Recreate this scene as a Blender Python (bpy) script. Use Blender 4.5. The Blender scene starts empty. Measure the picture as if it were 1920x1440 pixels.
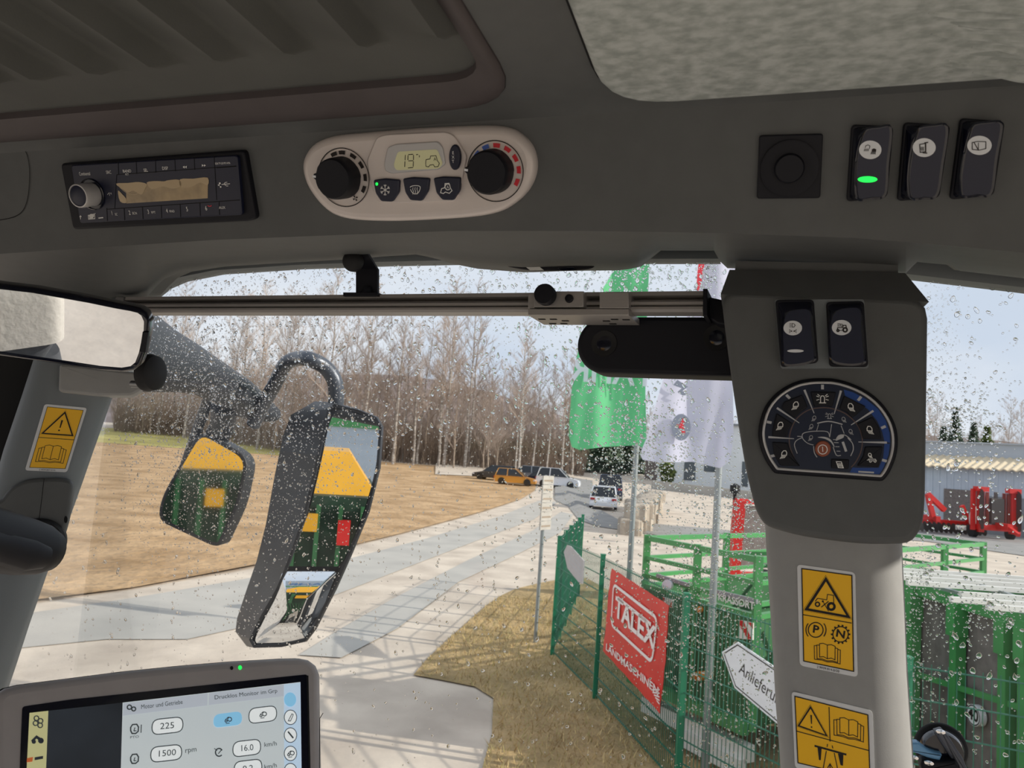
import bpy, bmesh, math, random
from mathutils import Vector, Matrix

# ------------------------------------------------------------------ camera, sky, sun, exposure
S = bpy.context.scene
COL = S.collection
FPX = 1442.0                                  # focal length in pixels of the 1920 x 1440 frame
CAM = Vector((0, 0, 3.0))                     # eye height inside a high tractor cab
PITCH, ROLL = math.radians(5.49), math.radians(4.1)
_F = Vector((0, math.cos(PITCH), math.sin(PITCH)))
_R0, _U0 = Vector((1, 0, 0)), Vector((0, -math.sin(PITCH), math.cos(PITCH)))
CR = _R0 * math.cos(ROLL) + _U0 * math.sin(ROLL)
CU = _U0 * math.cos(ROLL) - _R0 * math.sin(ROLL)
cam_d = bpy.data.cameras.new('camera'); cam = bpy.data.objects.new('camera', cam_d); COL.objects.link(cam)
cam_d.sensor_width = 36; cam_d.lens = FPX / 1920 * 36; cam_d.clip_start = .02; cam_d.clip_end = 2000
cam.matrix_world = Matrix(((CR.x, CU.x, -_F.x, CAM.x), (CR.y, CU.y, -_F.y, CAM.y), (CR.z, CU.z, -_F.z, CAM.z), (0, 0, 0, 1)))
cam_d.dof.use_dof = True; cam_d.dof.focus_distance = .75; cam_d.dof.aperture_fstop = 22
S.camera = cam
S.view_settings.view_transform = 'Standard'; S.view_settings.look = 'None'
S.view_settings.exposure = 0.0; S.view_settings.gamma = 1.0; S.view_settings.use_curve_mapping = False

W = bpy.data.worlds.new('sky'); S.world = W; W.use_nodes = True
nt = W.node_tree; bg = nt.nodes['Background']
tc = nt.nodes.new('ShaderNodeTexCoord'); mp = nt.nodes.new('ShaderNodeMapping'); nz = nt.nodes.new('ShaderNodeTexNoise'); rp = nt.nodes.new('ShaderNodeValToRGB')
mp.inputs['Scale'].default_value = (1.0, 1.0, 2.2); nz.inputs['Scale'].default_value = 2.6; nz.inputs['Detail'].default_value = 6
rp.color_ramp.elements[0].position = .36; rp.color_ramp.elements[0].color = (.66, .74, .88, 1)
rp.color_ramp.elements[1].position = .62; rp.color_ramp.elements[1].color = (.88, .91, .98, 1)
nt.links.new(tc.outputs['Generated'], mp.inputs['Vector']); nt.links.new(mp.outputs['Vector'], nz.inputs['Vector'])
nt.links.new(nz.outputs['Fac'], rp.inputs['Fac']); nt.links.new(rp.outputs['Color'], bg.inputs['Color'])
bg.inputs['Strength'].default_value = 1.0
sun_d = bpy.data.lights.new('sun', 'SUN'); sun_d.energy = 4.9; sun_d.angle = math.radians(.6); sun_d.color = (1, .93, .83)
sun = bpy.data.objects.new('sun', sun_d); COL.objects.link(sun)
SUN_EL, SUN_AZ = math.radians(26), Vector((.975, -.22, 0)).normalized()
SUN_TO = SUN_AZ * math.cos(SUN_EL) + Vector((0, 0, math.sin(SUN_EL)))
sun.rotation_euler = SUN_TO.to_track_quat('Z', 'Y').to_euler()

# ------------------------------------------------------------------ measuring the place
YAW = math.radians(17.5)                      # the cab points to the right of the viewing direction
Uv = Vector((math.cos(YAW), -math.sin(YAW), 0)); Fv = Vector((math.sin(YAW), math.cos(YAW), 0)); Zv = Vector((0, 0, 1))
def ray(px, py): return _F + CR * ((px - 960) / FPX) - CU * ((py - 720) / FPX)
def onF(px, py, d): r = ray(px, py); return CAM + r * (d / r.dot(Fv))
def onY(px, py, d): r = ray(px, py); return CAM + r * (d / r.y)
def onZ(px, py, z): r = ray(px, py); return CAM + r * ((z - CAM.z) / r.z)
def G(px, py, z=0.0): return onZ(px, py, z)
class Frame:                                  # a right-handed working plane: ax, ay in the plane, n towards the viewer
    def __init__(s, o, ax, ay):
        s.o = Vector(o); s.ax = ax.normalized(); s.ay = (ay - s.ax * ay.dot(s.ax)).normalized(); s.n = s.ax.cross(s.ay)
    def m(s):
        a, b, n, o = s.ax, s.ay, s.n, s.o
        return Matrix(((a.x, b.x, n.x, o.x), (a.y, b.y, n.y, o.y), (a.z, b.z, n.z, o.z), (0, 0, 0, 1)))
    def hit(s, px, py, h=0.0):
        r = ray(px, py); t = (s.o + s.n * h - CAM).dot(s.n) / r.dot(s.n); p = CAM + r * t - s.o
        return (p.dot(s.ax), p.dot(s.ay))
    def at(s, px, py):
        a, b = s.hit(px, py); return Frame(s.o + s.ax * a + s.ay * b, s.ax, s.ay)
    def w(s, a, b, h=0.0): return s.o + s.ax * a + s.ay * b + s.n * h
    def loc(s, p): q = p - s.o; return Vector((q.dot(s.ax), q.dot(s.ay), q.dot(s.n)))
def crop(x0, y0, k): return lambda x, y: (x0 + x / k, y0 + y / k)
ident = lambda x, y: (x, y)
def P(fr, cv, pts, h=0.0): return [fr.hit(*cv(x, y), h) for x, y in pts]

# ------------------------------------------------------------------ materials
def lin(hx):
    hx = hx.lstrip('#'); o = []
    for i in (0, 2, 4):
        v = int(hx[i:i + 2], 16) / 255; o.append(v / 12.92 if v <= .04045 else ((v + .055) / 1.055) ** 2.4)
    return (*o, 1)
MATS = {}
def mat(name, hx, rough=.5, metal=0.0, spec=.5, var=0.0, scale=30.0, bump=0.0, bscale=None, emit=0.0, hx2=None, coat=0.0, detail=4.0, coords='Object', stretch=None, bdist=.002):
    if name in MATS: return MATS[name]
    m = bpy.data.materials.new(name); m.use_nodes = True; t = m.node_tree; b = t.nodes['Principled BSDF']
    c = lin(hx); b.inputs['Base Color'].default_value = c; b.inputs['Roughness'].default_value = rough; b.inputs['Metallic'].default_value = metal
    b.inputs['Specular IOR Level'].default_value = spec; b.inputs['Coat Weight'].default_value = coat
    if emit: b.inputs['Emission Color'].default_value = c; b.inputs['Emission Strength'].default_value = emit
    if var or bump or hx2:
        co = t.nodes.new('ShaderNodeTexCoord'); vec = co.outputs[coords]
        if stretch:
            mpn = t.nodes.new('ShaderNodeMapping'); mpn.inputs['Scale'].default_value = stretch; t.links.new(vec, mpn.inputs['Vector']); vec = mpn.outputs['Vector']
    if var or hx2:
        n = t.nodes.new('ShaderNodeTexNoise'); n.inputs['Scale'].default_value = scale; n.inputs['Detail'].default_value = detail; t.links.new(vec, n.inputs['Vector'])
        r = t.nodes.new('ShaderNodeValToRGB'); r.color_ramp.elements[0].position = .35; r.color_ramp.elements[1].position = .65
        if hx2: a_, b_ = lin(hx2), c
        else: a_, b_ = tuple(x * (1 - var) for x in c[:3]) + (1,), tuple(min(1, x * (1 + var)) for x in c[:3]) + (1,)
        r.color_ramp.elements[0].color = a_; r.color_ramp.elements[1].color = b_
        t.links.new(n.outputs['Fac'], r.inputs['Fac']); t.links.new(r.outputs['Color'], b.inputs['Base Color'])
        if emit: t.links.new(r.outputs['Color'], b.inputs['Emission Color'])
    if bump:
        n2 = t.nodes.new('ShaderNodeTexNoise'); n2.inputs['Scale'].default_value = bscale or scale; n2.inputs['Detail'].default_value = 3; t.links.new(vec, n2.inputs['Vector'])
        bp = t.nodes.new('ShaderNodeBump'); bp.inputs['Strength'].default_value = bump; bp.inputs['Distance'].default_value = bdist
        t.links.new(n2.outputs['Fac'], bp.inputs['Height']); t.links.new(bp.outputs['Normal'], b.inputs['Normal'])
    MATS[name] = m; return m
def glass_mat(name, tint, refl=1.0, ior=1.45):
    m = bpy.data.materials.new(name); m.use_nodes = True; t = m.node_tree; t.nodes.remove(t.nodes['Principled BSDF'])
    o = t.nodes['Material Output']; tr = t.nodes.new('ShaderNodeBsdfTransparent'); tr.inputs['Color'].default_value = tint
    gl = t.nodes.new('ShaderNodeBsdfGlossy'); gl.inputs['Roughness'].default_value = 0; fr = t.nodes.new('ShaderNodeFresnel'); fr.inputs['IOR'].default_value = ior
    mx = t.nodes.new('ShaderNodeMixShader'); ml = t.nodes.new('ShaderNodeMath'); ml.operation = 'MULTIPLY'; ml.inputs[1].default_value = refl
    t.links.new(fr.outputs['Fac'], ml.inputs[0]); t.links.new(ml.outputs[0], mx.inputs['Fac']); t.links.new(tr.outputs[0], mx.inputs[1]); t.links.new(gl.outputs[0], mx.inputs[2]); t.links.new(mx.outputs[0], o.inputs['Surface'])
    MATS[name] = m; return m
mat('cab_plastic', '#575959', .62, var=.04, scale=60, bump=.25, bscale=1500, bdist=.0004)
mat('cab_plastic_pale', '#979795', .55, var=.03, scale=60, bump=.2, bscale=1500, bdist=.0004)
mat('cab_plastic_dark', '#757b7e', .6, bump=.2, bscale=1200, bdist=.0004)
mat('hatch_frame', '#4b4445', .6, var=.05, scale=40)
mat('hatch_panel', '#565754', .75, var=.06, scale=20, bump=.3, bscale=900, bdist=.0005)
mat('black_plastic', '#13141c', .55, spec=.3)
mat('black_gloss', '#0c0f1e', .15, coat=.3)
mat('navy_plastic', '#131830', .4)
mat('ink_black', '#1c1412', .7)
mat('ink_white', '#e9e9e6', .6)
mat('ink_grey', '#b9babd', .6)
mat('silver_plastic', '#d6cdc8', .38, metal=.15, var=.02, scale=30)
mat('silver_edge', '#c4c3c3', .3, metal=.2)
mat('chrome', '#dddddd', .12, metal=1)
mat('aluminium', '#9d9996', .4, metal=.3, var=.02, scale=8, stretch=(1, 60, 60), bump=.05, bscale=40)
mat('steel_grey', '#8d8d8d', .4, metal=.8)
mat('lcd', '#c9c79c', .35, emit=.10)
mat('lcd_off', '#a08a64', .15, var=.25, scale=60, coat=.5)
mat('film', '#b9a37e', .12, spec=.6)
mat('led_green', '#17e04a', .4, emit=1.6)
mat('led_white', '#dfe2e6', .4)
mat('sticker_white', '#dfe0e0', .45)
mat('sticker_yellow', '#ffc20a', .4)
mat('red_ink', '#d42a38', .5); mat('blue_ink', '#3f62b8', .5)
mat('dark_gap', '#0b0b0d', .9)
mat('orange_button', '#8f4a30', .45)
mat('navy_print', '#0e1730', .3); mat('blue_print', '#164089', .3); mat('brown_line', '#5e4a46', .5)
mat('rubber', '#121214', .7)
mat('mirror_glass', '#e6eaee', .0, metal=1)
mat('mirror_glass_wet', '#d8dde0', .03, metal=1)
mat('housing', '#24262b', .5, var=.1, scale=40, bump=.35, bscale=260, bdist=.002)
glass_mat('pane_glass', (.965, .975, .97, 1), .25)
m = bpy.data.materials.new('water'); m.use_nodes = True; MATS['water'] = m; b = m.node_tree.nodes['Principled BSDF']
b.inputs['Base Color'].default_value = (1, 1, 1, 1); b.inputs['Roughness'].default_value = 0; b.inputs['IOR'].default_value = 1.33; b.inputs['Transmission Weight'].default_value = 1
mat('clear_lens', '#d9dbd8', .2, spec=.6)

# ------------------------------------------------------------------ mesh building
def area2(p): return sum(p[i][0] * p[(i + 1) % len(p)][1] - p[(i + 1) % len(p)][0] * p[i][1] for i in range(len(p)))
def ccw(p): return list(p) if area2(p) > 0 else list(reversed(p))
def inset(p, d):
    n = len(p); out = []
    for i in range(n):
        a, b, c = Vector(p[i - 1]), Vector(p[i]), Vector(p[(i + 1) % n])
        e1, e2 = (b - a), (c - b)
        if e1.length < 1e-9 or e2.length < 1e-9: out.append(tuple(b)); continue
        e1.normalize(); e2.normalize(); n1, n2 = Vector((-e1.y, e1.x)), Vector((-e2.y, e2.x)); k = n1 + n2
        if k.length < 1e-6: k = n1
        k.normalize(); s = max(.45, k.dot(n1)); out.append(tuple(b + k * (d / s)))
    return out
def rounded(p, r, n=5):
    if area2(p) < 0:
        p = list(reversed(p)); r = list(reversed(r)) if isinstance(r, (list, tuple)) else r
    out = []; N = len(p)
    for i in range(N):
        a, b, c = Vector(p[i - 1]), Vector(p[i]), Vector(p[(i + 1) % N]); ri = r[i] if isinstance(r, (list, tuple)) else r
        d1, d2 = (a - b), (c - b); l = min(ri, d1.length * .48, d2.length * .48); s, e = b + d1.normalized() * l, b + d2.normalized() * l
        for k in range(n + 1):
            t = k / n; out.append(tuple(s * (1 - t) ** 2 + b * 2 * t * (1 - t) + e * t * t))
    return out
def spline(pts, n=6, closed=False):
    P_ = [Vector(p) for p in pts]; out = []; N = len(P_)
    for i in range(N if closed else N - 1):
        g = (lambda k: P_[k % N]) if closed else (lambda k: P_[min(max(k, 0), N - 1)])
        a, b, c, d = g(i - 1), g(i), g(i + 1), g(i + 2)
        for k in range(n):
            t = k / n; out.append(.5 * ((2 * b) + (c - a) * t + (2 * a - 5 * b + 4 * c - d) * t * t + (3 * b - a - 3 * c + d) * t ** 3))
    if not closed: out.append(P_[-1])
    return [tuple(o) for o in out]
def ell(cx, cy, rx, ry=None, n=28, a0=0.0, a1=360.0):
    ry = rx if ry is None else ry; full = abs(a1 - a0) >= 360
    return [(cx + rx * math.cos(math.radians(a0 + (a1 - a0) * i / (n if full else n - 1))), cy + ry * math.sin(math.radians(a0 + (a1 - a0) * i / (n if full else n - 1)))) for i in range(n)]
_txt = {}
class MB:
    def __init__(s): s.v = []; s.f = []; s.m = []
    def add(s, v, f, m=0):
        k = len(s.v); s.v += [tuple(x) for x in v]; s.f += [tuple(i + k for i in q) for q in f]; s.m += [m] * len(f); return s
    def prism(s, poly, z0, z1, bev=0.0, m=0, seg=3, mtop=None):
        p = ccw(poly); n = len(p); rings = [[(x, y, z0) for x, y in p]]
        if bev:
            for k in range(seg + 1):
                a = math.pi / 2 * k / seg; q = inset(p, bev * (1 - math.cos(a))) if k else p
                rings.append([(x, y, z1 - bev + bev * math.sin(a)) for x, y in q])
        else: rings.append([(x, y, z1) for x, y in p])
        v = [c for r in rings for c in r]; f = [tuple(range(n - 1, -1, -1))]
        for r in range(len(rings) - 1):
            for i in range(n): j = (i + 1) % n; f.append((r * n + i, r * n + j, (r + 1) * n + j, (r + 1) * n + i))
        s.add(v, f, m); s.add(rings[-1], [tuple(range(n))], m if mtop is None else mtop); return s
    def flat(s, poly, z, m=0): p = ccw(poly); return s.add([(x, y, z) for x, y in p], [tuple(range(len(p)))], m)
    def stroke(s, pts, w, z, closed=False, m=0):
        p = [Vector(q[:2]) for q in pts]; n = len(p); L, R = [], []
        for i in range(n):
            a = p[i - 1] if (i or closed) else None; c = p[(i + 1) % n] if (i < n - 1 or closed) else None; b_ = p[i]
            d1 = (b_ - a).normalized() if a is not None and (b_ - a).length > 1e-9 else None
            d2 = (c - b_).normalized() if c is not None and (c - b_).length > 1e-9 else None
            d1 = d1 or d2; d2 = d2 or d1
            if d1 is None: continue
            n1, n2 = Vector((-d1.y, d1.x)), Vector((-d2.y, d2.x)); k = n1 + n2; k = k.normalized() if k.length > 1e-6 else n1
            k = k * (w / 2 / max(.5, k.dot(n1))); L.append(b_ + k); R.append(b_ - k)
        n = len(L); v = [(q.x, q.y, z) for q in R] + [(q.x, q.y, z) for q in L]; f = []
        for i in range(n if closed else n - 1): j = (i + 1) % n; f.append((i, j, n + j, n + i))
        return s.add(v, f, m)
    def ringflat(s, outer, inner, z, m=0):
        o, q = list(outer), list(inner); n = len(o); v = [(x, y, z) for x, y in o] + [(x, y, z) for x, y in q]
        return s.add(v, [(i, (i + 1) % n, n + (i + 1) % n, n + i) for i in range(n)], m)
    def box(s, c, d, M=None, m=0):
        x, y, z = c; a, b_, e = d[0] / 2, d[1] / 2, d[2] / 2
        v = [Vector((x + i * a, y + j * b_, z + k * e)) for k in (-1, 1) for j in (-1, 1) for i in (-1, 1)]
        if M is not None: v = [M @ q for q in v]
        return s.add(v, [(0, 2, 3, 1), (4, 5, 7, 6), (0, 1, 5, 4), (2, 6, 7, 3), (0, 4, 6, 2), (1, 3, 7, 5)], m)
    def bar(s, a, b, w, h=None, up=Vector((0, 0, 1)), m=0):
        a, b = Vector(a), Vector(b); h = h or w; d = (b - a).normalized(); x = d.cross(up)
        if x.length < 1e-4: x = d.cross(Vector((1, 0, 0)))
        x.normalize(); y = x.cross(d); v = []
        for q in (a, b): v += [q + x * i * w / 2 + y * j * h / 2 for i, j in ((-1, -1), (1, -1), (1, 1), (-1, 1))]
        return s.add(v, [(3, 2, 1, 0), (4, 5, 6, 7), (0, 1, 5, 4), (1, 2, 6, 5), (2, 3, 7, 6), (3, 0, 4, 7)], m)
    def loft(s, rings, cap=(True, True), m=0, closed=True):
        n = len(rings[0]); v = [c for r in rings for c in r]; f = []
        for r in range(len(rings) - 1):
            for i in range(n if closed else n - 1): j = (i + 1) % n; f.append((r * n + i, r * n + j, (r + 1) * n + j, (r + 1) * n + i))
        if closed and cap[0]: f.append(tuple(range(n - 1, -1, -1)))
        if closed and cap[1]: k = (len(rings) - 1) * n; f.append(tuple(range(k, k + n)))
        return s.add(v, f, m)
    def tube(s, path, r, seg=12, m=0, cap=True, flat=1.0):
        p = [Vector(q) for q in path]; rings = []; up = None
        for i, c in enumerate(p):
            d = (p[min(i + 1, len(p) - 1)] - p[max(i - 1, 0)]).normalized()
            if up is None: up = d.cross(Vector((0, 0, 1))); up = up if up.length > .05 else d.cross(Vector((1, 0, 0)))
            up = (up - d * up.dot(d)).normalized(); w_ = d.cross(up); ri = r[i] if isinstance(r, (list, tuple)) else r
            rings.append([c + up * (ri * math.cos(2 * math.pi * k / seg)) + w_ * (ri * flat * math.sin(2 * math.pi * k / seg)) for k in range(seg)])
        return s.loft(rings, (cap, cap), m)
    def lathe(s, prof, seg=24, c=(0, 0, 0), m=0, M=None, sx=1.0, sy=1.0):
        rings = []
        for r, z in prof:
            q = [Vector((c[0] + max(r, 1e-5) * sx * math.cos(2 * math.pi * k / seg), c[1] + max(r, 1e-5) * sy * math.sin(2 * math.pi * k / seg), c[2] + z)) for k in range(seg)]
            rings.append([M @ a for a in q] if M is not None else q)
        return s.loft(rings, (True, True), m)
    def text(s, t, size, x=0.0, y=0.0, z=0.0, sx=1.0, rot=0.0, m=0, bold=0.0, shear=0.0):
        key = (t, bold, shear)
        if key not in _txt:
            c = bpy.data.curves.new('t', 'FONT'); c.body = t; c.align_x = 'CENTER'; c.align_y = 'CENTER'; c.offset = bold; c.shear = shear; c.resolution_u = 3
            o = bpy.data.objects.new('t', c); me = o.to_mesh(); vs = [tuple(q.co) for q in me.vertices]; fs = [tuple(q.vertices) for q in me.polygons]
            o.to_mesh_clear(); bpy.data.objects.remove(o); bpy.data.curves.remove(c); _txt[key] = (vs, fs)
        vs, fs = _txt[key]; k = size / .72; ca, sa = math.cos(rot), math.sin(rot)
        v = []
        for a, b_, _ in vs:
            a, b_ = a * k * sx, b_ * k; v.append((x + a * ca - b_ * sa, y + a * sa + b_ * ca, z))
        if sx < 0: fs = [tuple(reversed(q)) for q in fs]
        return s.add(v, fs, m)
    def build(s, name, mats, parent=None, M=None, smooth=35):
        me = bpy.data.meshes.new(name); me.from_pydata(s.v, [], s.f)
        for k in (mats if isinstance(mats, (list, tuple)) else [mats]): me.materials.append(MATS[k] if isinstance(k, str) else k)
        me.polygons.foreach_set('material_index', s.m); me.validate()
        if smooth:
            me.polygons.foreach_set('use_smooth', [True] * len(me.polygons)); me.set_sharp_from_angle(angle=math.radians(smooth))
        o = bpy.data.objects.new(name, me); COL.objects.link(o)
        if parent is not None: o.parent = parent
        if M is not None: o.matrix_world = M
        return o
def tag(o, label, cat, group=None, kind=None):
    o['label'] = label; o['category'] = cat
    if group: o['group'] = group
    if kind: o['kind'] = kind
    return o
def thing(name, label, cat, fr=None, loc=None, rz=0.0, group=None):
    o = bpy.data.objects.new(name, None); COL.objects.link(o); o.empty_display_size = .05
    o.matrix_world = fr.m() if fr is not None else Matrix.Translation(loc or (0, 0, 0)) @ Matrix.Rotation(rz, 4, 'Z')
    return tag(o, label, cat, group)
def struct(o): o['kind'] = 'structure'; return o
def dup(root, M, label=None, group=None, scale=None):
    r = root.copy(); COL.objects.link(r); r.matrix_world = M
    if label: r['label'] = label
    if group: r['group'] = group
    for ch in list(root.children):
        c = ch.copy(); COL.objects.link(c); c.parent = r
        for g in ch.children: d = g.copy(); COL.objects.link(d); d.parent = c
    return r
def px_size(fr, cv, x, y, h=0.0):            # local length of one crop pixel along the frame's y axis
    a = Vector(fr.hit(*cv(x, y), h)); b_ = Vector(fr.hit(*cv(x, y + 10), h)); return (a - b_).length / 10
def label_text(mb, fr, cv, t, x, y, hpx, h, sx=1.0, rot=0.0, m=0, bold=0.0):
    a = fr.hit(*cv(x, y), h); mb.text(t, hpx * px_size(fr, cv, x, y, h), a[0], a[1], h, sx, rot, m, bold)
def sk(mb, fr, cv, pts, wpx, h, closed=False, m=0):
    mb.stroke(P(fr, cv, pts, h), wpx * px_size(fr, cv, *pts[0], h), h, closed, m)

# ------------------------------------------------------------------ cab shell
TAU = math.radians(25)
FH = Frame(onF(960, 330, .50), Uv, Zv * math.cos(TAU) - Fv * math.sin(TAU))      # face of the overhead console
bT = FH.hit(960, 212)[1]
ZC = FH.w(0, bT).z                                                                # underside of the headliner
def interp(tab):
    def f(x):
        if x <= tab[0][0]: return tab[0][1]
        for (a, b), (c, d) in zip(tab, tab[1:]):
            if x <= c: return b + (d - b) * (x - a) / (c - a)
        return tab[-1][1]
    return f
yB = interp([(-260, 490), (0, 476), (150, 466), (400, 450), (650, 440), (850, 433), (1100, 433), (1350, 437), (1600, 446), (1800, 462), (1920, 474), (2160, 500)])
yL = interp([(-260, 610), (0, 585), (100, 575), (235, 562), (276, 556), (290, 540), (308, 523), (335, 511), (400, 501), (550, 492), (620, 488), (700, 482), (779, 477), (815, 484), (850, 495), (896, 504), (986, 511), (1067, 508), (1169, 507), (1197, 501), (1213, 487), (1236, 469), (1339, 469), (1350, 490), (1364, 503), (1540, 508), (1698, 513), (1720, 490), (1783, 496), (1800, 508), (1920, 522), (2160, 552)])
xs = sorted(set(list(range(-260, 2161, 20)) + [276, 290, 308, 335, 779, 850, 896, 1197, 1213, 1236, 1339, 1350, 1364, 1698, 1720, 1783, 1800]))
rows = []
for x in xs:
    a, b = FH.hit(x, yB(x)); top = FH.w(a, bT); pb = FH.w(a, b); pl = onF(x, yL(x), .70)
    c = [top - Fv * .03, top - Fv * .008 - Zv * .0005, FH.w(a, bT - .004, .0005), FH.w(a, bT - .012), FH.w(a, (bT + b) / 2), FH.w(a, b + .006), pb]
    for t in (.06, .3, .6, .85, .97): c.append(pb.lerp(pl, t) - Zv * (.005 * math.sin(math.pi * t)))
    c += [pl, pl + Fv * .002 + Zv * .002, pl + Fv * .02 + Zv * .006, pl + Fv * .02 + Zv * .16]
    rows.append(c)
mb = MB(); mb.loft(rows, closed=False)
struct(mb.build('trim_1', 'cab_plastic', smooth=40))
grv = MB(); grv.stroke(P(FH, ident, spline([(-60, 268), (20, 271), (44, 279), (54, 305), (55, 345), (48, 385), (30, 405), (-10, 414), (-60, 418)], 6), .0008), .0006, .0008)
struct(grv.build('trim_2', 'dark_gap', M=FH.m()))

cab = Frame((0, 0, ZC), Uv, Fv)               # looking up from below: x = right, y = ahead
def uf(px, py): p = onZ(px, py, ZC); return p.dot(Uv), p.dot(Fv)
fT = FH.w(0, bT).dot(Fv) - .03
uR, uI = uf(912, 75)[0], uf(856, 66)[0]; fO, fI = uf(450, 234)[1], uf(450, 190)[1]
def rrect(u0, u1, f0, f1, r): return rounded([(u0, f0), (u1, f0), (u1, f1), (u0, f1)], r, 6)
hl = uR - .95; hb = fO - .95
outer = rrect(hl, uR, hb, fO, .055); inner = rrect(hl + .05, uI, hb + .05, fI, .03)
bm = bmesh.new()
def loop(bm, pts, z): v = [bm.verts.new((*p, z)) for p in pts]; return [bm.edges.new((v[i], v[(i + 1) % len(v)])) for i in range(len(v))]
e = loop(bm, [(-1.25, -1.05), (.60, -1.05), (.60, fT + .005), (-1.25, fT + .005)], 0) + loop(bm, outer, 0)
bmesh.ops.triangle_fill(bm, use_beauty=True, edges=e)
me = bpy.data.meshes.new('ceiling'); bm.to_mesh(me); bm.free(); me.materials.append(MATS['cab_plastic'])
o = bpy.data.objects.new('ceiling', me); COL.objects.link(o); o.matrix_world = cab.m(); struct(o)
top_mb = MB(); top_mb.box((-.3, -.05, .14), (1.9, 2.0, .03)); struct(top_mb.build('ceiling_roof', 'cab_plastic_dark', M=cab.m()))
hatch = thing('roof_hatch', 'ribbed grey roof hatch panel in a dark rounded frame overhead', 'roof hatch', cab)
def lerp_loop(t, z): return [(a[0] + (b[0] - a[0]) * t, a[1] + (b[1] - a[1]) * t, z) for a, b in zip(outer, inner)]
fb = MB(); fb.loft([[(x, y, .001) for x, y in outer], lerp_loop(.03, -.001), lerp_loop(.12, -.0022), lerp_loop(.3, -.0028), lerp_loop(.5, -.0022), lerp_loop(.85, .001), lerp_loop(.97, .002), lerp_loop(1.0, .012)], cap=(False, False))
fb.build('frame', 'hatch_frame', hatch)
ends = [uf(*q)[0] for q in ((730, 97), (595, 112), (475, 125), (357, 140))]; du = (ends[0] - ends[3]) / 3; fe = uf(595, 112)[1]
us, fs = [], []
u = uI + .03
while u > hl: us.append(u); u -= du / 25
fs = [fI + .03, fe + .012, fe + .004, fe, fe - .006, fe - .014, fe - .025, fe - .1, fe - .3, hb]
rws = []
for u in us:
    k = ((u - ends[0]) / du) % 1.0; hgt = (.016 * (k / .86) ** 1.8 if k < .86 else .016 * (1 - (k - .86) / .14)) if u < ends[0] + du else 0
    rws.append([(u, f, .007 - hgt * min(1, max(0, (fe - f) / .02))) for f in fs])
pb_ = MB(); pb_.loft(rws, closed=False); pb_.build('ribbed_panel', 'hatch_panel', hatch, smooth=60)
# fabric headliner panel on the right
mat('fabric', '#bcc1be', .95, hx2='#9aa09c', scale=110, bump=.2, bscale=300, detail=7, bdist=.001, stretch=(1, 1.4, 1))
uL = uf(1092, 60)[0]; fF = uf(1400, 168)[1]
pan = MB(); q = rrect(uL, .56, fF - .8, fF, .045); pan.prism([(x, -y) for x, y in q], -.001, .006, .004)
o = pan.build('headliner_panel', 'fabric', M=cab.m() @ Matrix.Rotation(math.pi, 4, 'X')); tag(o, 'light grey mottled fabric headliner panel above the rocker switches', 'headliner panel')
wr = MB(); rnd = random.Random(3)
for i in range(11):
    y0 = 14 + i * 12 + rnd.uniform(-3, 3); xa = rnd.uniform(1740, 1830)
    pts = [(xa, y0), (xa + 50, y0 + rnd.uniform(-3, 5)), (1925, y0 + rnd.uniform(0, 14)), (1990, y0 + rnd.uniform(4, 20))]
    p3 = [onZ(x, y, ZC - .0058) for x, y in pts]; p3 = [Vector(k) for k in spline([tuple(k) for k in p3], 4)]
    wr.tube(p3, [.0006 + .0016 * math.sin(math.pi * j / (len(p3) - 1)) for j in range(len(p3))], 6)
wr.build('wrinkle', 'fabric', o, M=Matrix())
seam = MB(); seam.stroke([(x, -y) for x, y in inset(ccw(q), -.0012)], .0022, .0004, True); seam.build('edge_seam', 'dark_gap', o, M=cab.m() @ Matrix.Rotation(math.pi, 4, 'X'))
FZ = Frame(onF(120, 530, .685), Uv, Zv)
mb = MB(); mb.prism(P(FZ, ident, [(-120, 470), (0, 481), (62, 489), (150, 528), (236, 556), (238, 578), (120, 575), (-120, 540)]), -.03, 0, .003); struct(mb.build('trim_9', 'rubber', M=FZ.m()))
mat('floor_bounce', '#9a9a98', .9, var=.05, scale=20)  # unseen floor made pale to bounce light up under the console
# floor of the cab and a sill, out of the picture but shading it
fl = MB(); fl.box((-.35, -.15, 0), (1.3, 1.7, .06)); struct(fl.build('floor', 'floor_bounce', M=Frame((0, 0, 1.35), Uv, Fv).m()))

# window frame bars above the glass
fx = interp([(-200, 600), (200, 568), (272, 556), (300, 534), (330, 521), (400, 507), (550, 497), (713, 491), (840, 488), (1000, 486), (1350, 485), (1703, 514), (1920, 539), (2160, 570)])
r = []
for x in [-200, 100, 200, 272, 285, 300, 330, 360, 400, 460, 550, 640, 713, 840, 1000, 1200, 1350]:
    p = onF(x, fx(x), .742); r.append([p + Fv * .02, p, p + Zv * .006 - Fv * .003, p + Zv * .2])
mb = MB(); mb.loft(r, closed=False); struct(mb.build('trim_3', 'cab_plastic_dark'))
r = []
for x in [1560, 1640, 1703, 1800, 1920, 2160]:
    p = onF(x, fx(x), .742); r.append([p + Fv * .02, p, p + Zv * .006 - Fv * .003, p + Zv * .2])
mb = MB(); mb.loft(r, closed=False); struct(mb.build('trim_4', 'cab_plastic_dark'))

# glass panes
FG = Frame(onF(960, 720, .752), Uv, Zv)
def pane(name, x0, x1, y0, y1):
    a0, a1 = FG.hit(x0, 800)[0], FG.hit(x1, 800)[0]; b0, b1 = FG.hit(960, y1)[1], FG.hit(960, y0)[1]
    mb = MB(); mb.box(((a0 + a1) / 2, (b0 + b1) / 2, 0), (a1 - a0, b1 - b0, .005)); struct(mb.build(name, 'pane_glass', M=FG.m()))
pane('window_1', -60, 1500, 440, 1560); pane('window_2', 1560, 2250, 440, 1560)

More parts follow.
